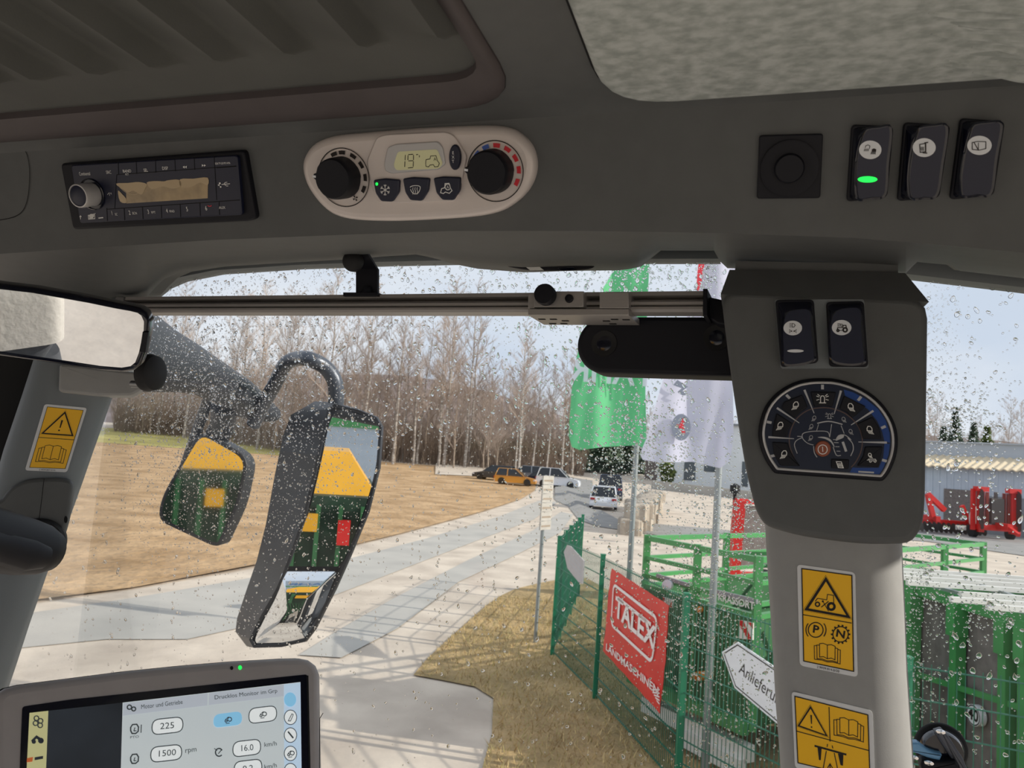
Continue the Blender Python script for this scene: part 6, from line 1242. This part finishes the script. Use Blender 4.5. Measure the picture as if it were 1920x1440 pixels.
# red wagon beyond the first trailer
p = onY(1368, 1010, 17); wg = thing('red_wagon', 'red framed wagon with black mesh side beyond the green trailer', 'wagon', None, (p.x, p.y, 0)); zt = onY(1376, 938, 17).z
mb = MB(); mb.bar((.1, 0, .5), (.18, 0, zt), .28, .2); mb.bar((.1, 0, zt), (3.6, .6, zt - .05), .1, .1); mb.bar((.0, 0, .8), (3.6, .6, .8), .14, .2); mb.bar((3.5, .6, .5), (3.6, .6, zt), .14, .14); mb.build('frame', 'red_paint', wg)
mb = MB(); mb.bar((.28, .06, (zt + .9) / 2), (3.5, .62, (zt + .9) / 2), .05, zt - 1.1); mb.build('mesh_side', 'mesh_black', wg)
for x in (.9, 2.8): mb = MB(); M = Matrix.Translation((x, .3, .48)) @ Matrix.Rotation(math.pi / 2, 4, 'X'); mb.lathe([(.22, -.15), (.46, -.15), (.48, 0), (.46, .15), (.22, .15)], 20, M=M); mb.build('wheel', 'tyre', wg)
q = onY(1378, 925, 30); mb = MB(); mb.lathe([(.08, 0), (.07, q.z), (.2, q.z), (.2, q.z + .3), (.001, q.z + .4)], 12); mb.v = [(x + q.x, y + q.y, z) for x, y, z in mb.v]; tag(mb.build('yard_lamp', 'tyre'), 'dark post standing behind the red wagon', 'post')

# ------------------------------------------------------------------ the yard behind the tractor, seen in its mirrors
ma, mb2 = Vector((-24, -30, 0)), Vector((-2, -36, 0)); fbk = Frame(mb2, ma - mb2, Zv); hall = thing('dealer_hall', 'grey hall with green stripe and blue mirrored lettering, seen only in the tall mirror', 'building', fbk); Lh = (ma - mb2).length
mb = MB(); mb.box((Lh / 2, 3.2, -6), (Lh, 6.4, 12)); mb.build('wall', 'shed_wall', hall)
mb = MB(); mb.box((Lh / 2, 3.6, .04), (Lh, .5, .08)); mb.build('green_stripe', 'trailer_green', hall)
mat('letter_blue', '#5f86b4', .5); mb = MB()
for k in range(4): mb.text('FAHR', 1.0, 2.5 + 5.5 * k, 4.7, .06, 1, 0, 0, .03)
mb.build('lettering', 'letter_blue', hall)
mat('yellow_paint', '#e0a21e', .45, var=.05, scale=3); mat('bin_green', '#24402c', .6, hx2='#182a1e', scale=3)
yb_ = thing('green_loader_wagon', 'dark green machine with yellow sloping hood, seen in the outside mirrors', 'farm machine', None, (-5.05, -6.0, 0), -.5)
mb = MB(); mb.loft([[(-.8, -2, .7), (.8, -2, .7), (.8, 2, .7), (-.8, 2, .7)], [(-.85, -2.1, 1.7), (.85, -2.1, 1.7), (.85, 2.1, 1.7), (-.85, 2.1, 1.7)], [(-.7, -2.1, 2.3), (.7, -2.1, 2.3), (.7, 2.1, 2.3), (-.7, 2.1, 2.3)]]); mb.build('body', 'bin_green', yb_)
mb = MB(); mb.loft([[(-.66, -1.8, 2.3), (.66, -1.8, 2.3), (.66, 1.8, 2.3), (-.66, 1.8, 2.3)], [(-.3, -1.5, 2.8), (.3, -1.5, 2.8), (.3, 1.2, 2.8), (-.3, 1.2, 2.8)]]); mb.build('hood', 'yellow_paint', yb_)
for s_ in (-1, 1):
    for y in (-1.2, 1.2): mb = MB(); M = Matrix.Translation((s_ * .8, y, .55)) @ Matrix.Rotation(math.pi / 2, 4, 'Y'); mb.lathe([(.25, -.2), (.53, -.2), (.55, 0), (.53, .2), (.25, .2)], 20, M=M); mb.build('wheel', 'tyre', yb_)
for k in range(7): mb = MB(); x = -.75 + .25 * k; mb.bar((x, 2.14, .8), (x, 2.14, 2.2), .05, .05); mb.build('rib', 'trailer_dark', yb_)
mb = MB(); mb.box((.3, 2.16, 1.9), (.14, .08, .28)); mb.build('red_cover', 'red_paint', yb_)
mb = MB(); mb.box((-.1, 2.16, 2.0), (.2, .08, .2)); mb.build('yellow_cover', 'yellow_paint', yb_)

# ------------------------------------------------------------------ rest of the cab around the camera
mat('cab_black', '#454648', .7)
def cabbox(mb, u0, u1, f0, f1, z0, z1): mb.box(((u0 + u1) / 2, (f0 + f1) / 2, (z0 + z1) / 2), (u1 - u0, f1 - f0, z1 - z0))
CABM = Frame(Vector((0, 0, 0)), Uv, Fv).m()
mb = MB(); cabbox(mb, -1.25, .6, -1.06, -1.0, 1.35, 1.55); cabbox(mb, -1.25, -.95, -1.06, -1.0, 1.55, ZC + .1); cabbox(mb, .54, .6, -1.06, -1.0, 1.55, ZC + .1); cabbox(mb, -.95, .54, -1.06, -1.0, 3.1, ZC + .1); struct(mb.build('wall_rear', 'cab_black', M=CABM))
mb = MB(); cabbox(mb, .56, .6, -1.0, .55, 1.35, 1.9); cabbox(mb, .56, .6, -1.0, -.9, 1.9, ZC + .1); cabbox(mb, .56, .6, .36, .612, 1.35, ZC + .1); cabbox(mb, .56, .6, .662, .86, 1.35, ZC + .1); cabbox(mb, .56, .6, .61, .664, 3.19, ZC + .1); cabbox(mb, .56, .6, -.9, .36, 3.1, ZC + .1); struct(mb.build('wall_right_sunblock', 'cab_black', M=CABM))  # forward panels added to keep sun off the terminal, slit left for the pillar
mb = MB(); cabbox(mb, -1.0, -.96, -1.0, .5, 1.35, 1.9); cabbox(mb, -1.0, -.96, -1.0, -.9, 1.9, ZC + .1); cabbox(mb, -1.0, -.96, .42, .5, 1.9, ZC + .1); cabbox(mb, -1.0, -.96, -.9, .42, 3.1, ZC + .1); struct(mb.build('wall_left', 'cab_black', M=CABM))
mat('seat_cloth', '#55575b', .9, var=.1, scale=60); mat('foil', '#e4ded4', .15, bump=.6, bscale=60, bdist=.003)
sx, sy = -.36, -.52; sp0 = Uv * sx + Fv * sy
seat = thing('driver_seat', 'grey driver seat with clear plastic over the headrest, seen in the inside mirror', 'seat', Frame(Vector((sp0.x, sp0.y, 1.4)), Uv, Fv))
mb = MB(); mb.prism(rounded([(-.26, -.1), (.26, -.1), (.26, .42), (-.26, .42)], .08), .25, .42, .05); mb.build('cushion', 'seat_cloth', seat)
mb = MB(); mb.loft([[(x, y - .02 - .12 * k, .42 + .62 * k) for x, y in rounded([(-.25 + .05 * k, -.12), (.25 - .05 * k, -.12), (.25 - .05 * k, .02), (-.25 + .05 * k, .02)], .05)] for k in (0, .3, .6, .9, 1.0)]); mb.build('backrest', 'seat_cloth', seat)
mb = MB(); mb.loft([[(x * s_, y * s_ - .15, 1.04 + z) for x, y in rounded([(-.18, -.07), (.18, -.07), (.18, .05), (-.18, .05)], .045)] for z, s_ in ((.0, .9), (.03, 1), (.15, 1), (.19, .9), (.21, .7))]); hr = mb.build('headrest', 'seat_cloth', seat)
mb = MB(); mb.loft([[(x * s_, y * s_ - .15, 1.04 + z) for x, y in rounded([(-.2, -.085), (.2, -.085), (.2, .065), (-.2, .065)], .05)] for z, s_ in ((.05, 1.0), (.15, 1.02), (.2, .95), (.225, .72))]); mb.build('plastic_cover', 'foil', hr)
mb = MB(); mb.lathe([(.16, 0), (.16, .02), (.08, .05), (.08, .25)], 24); mb.build('pedestal', 'cab_black', seat)
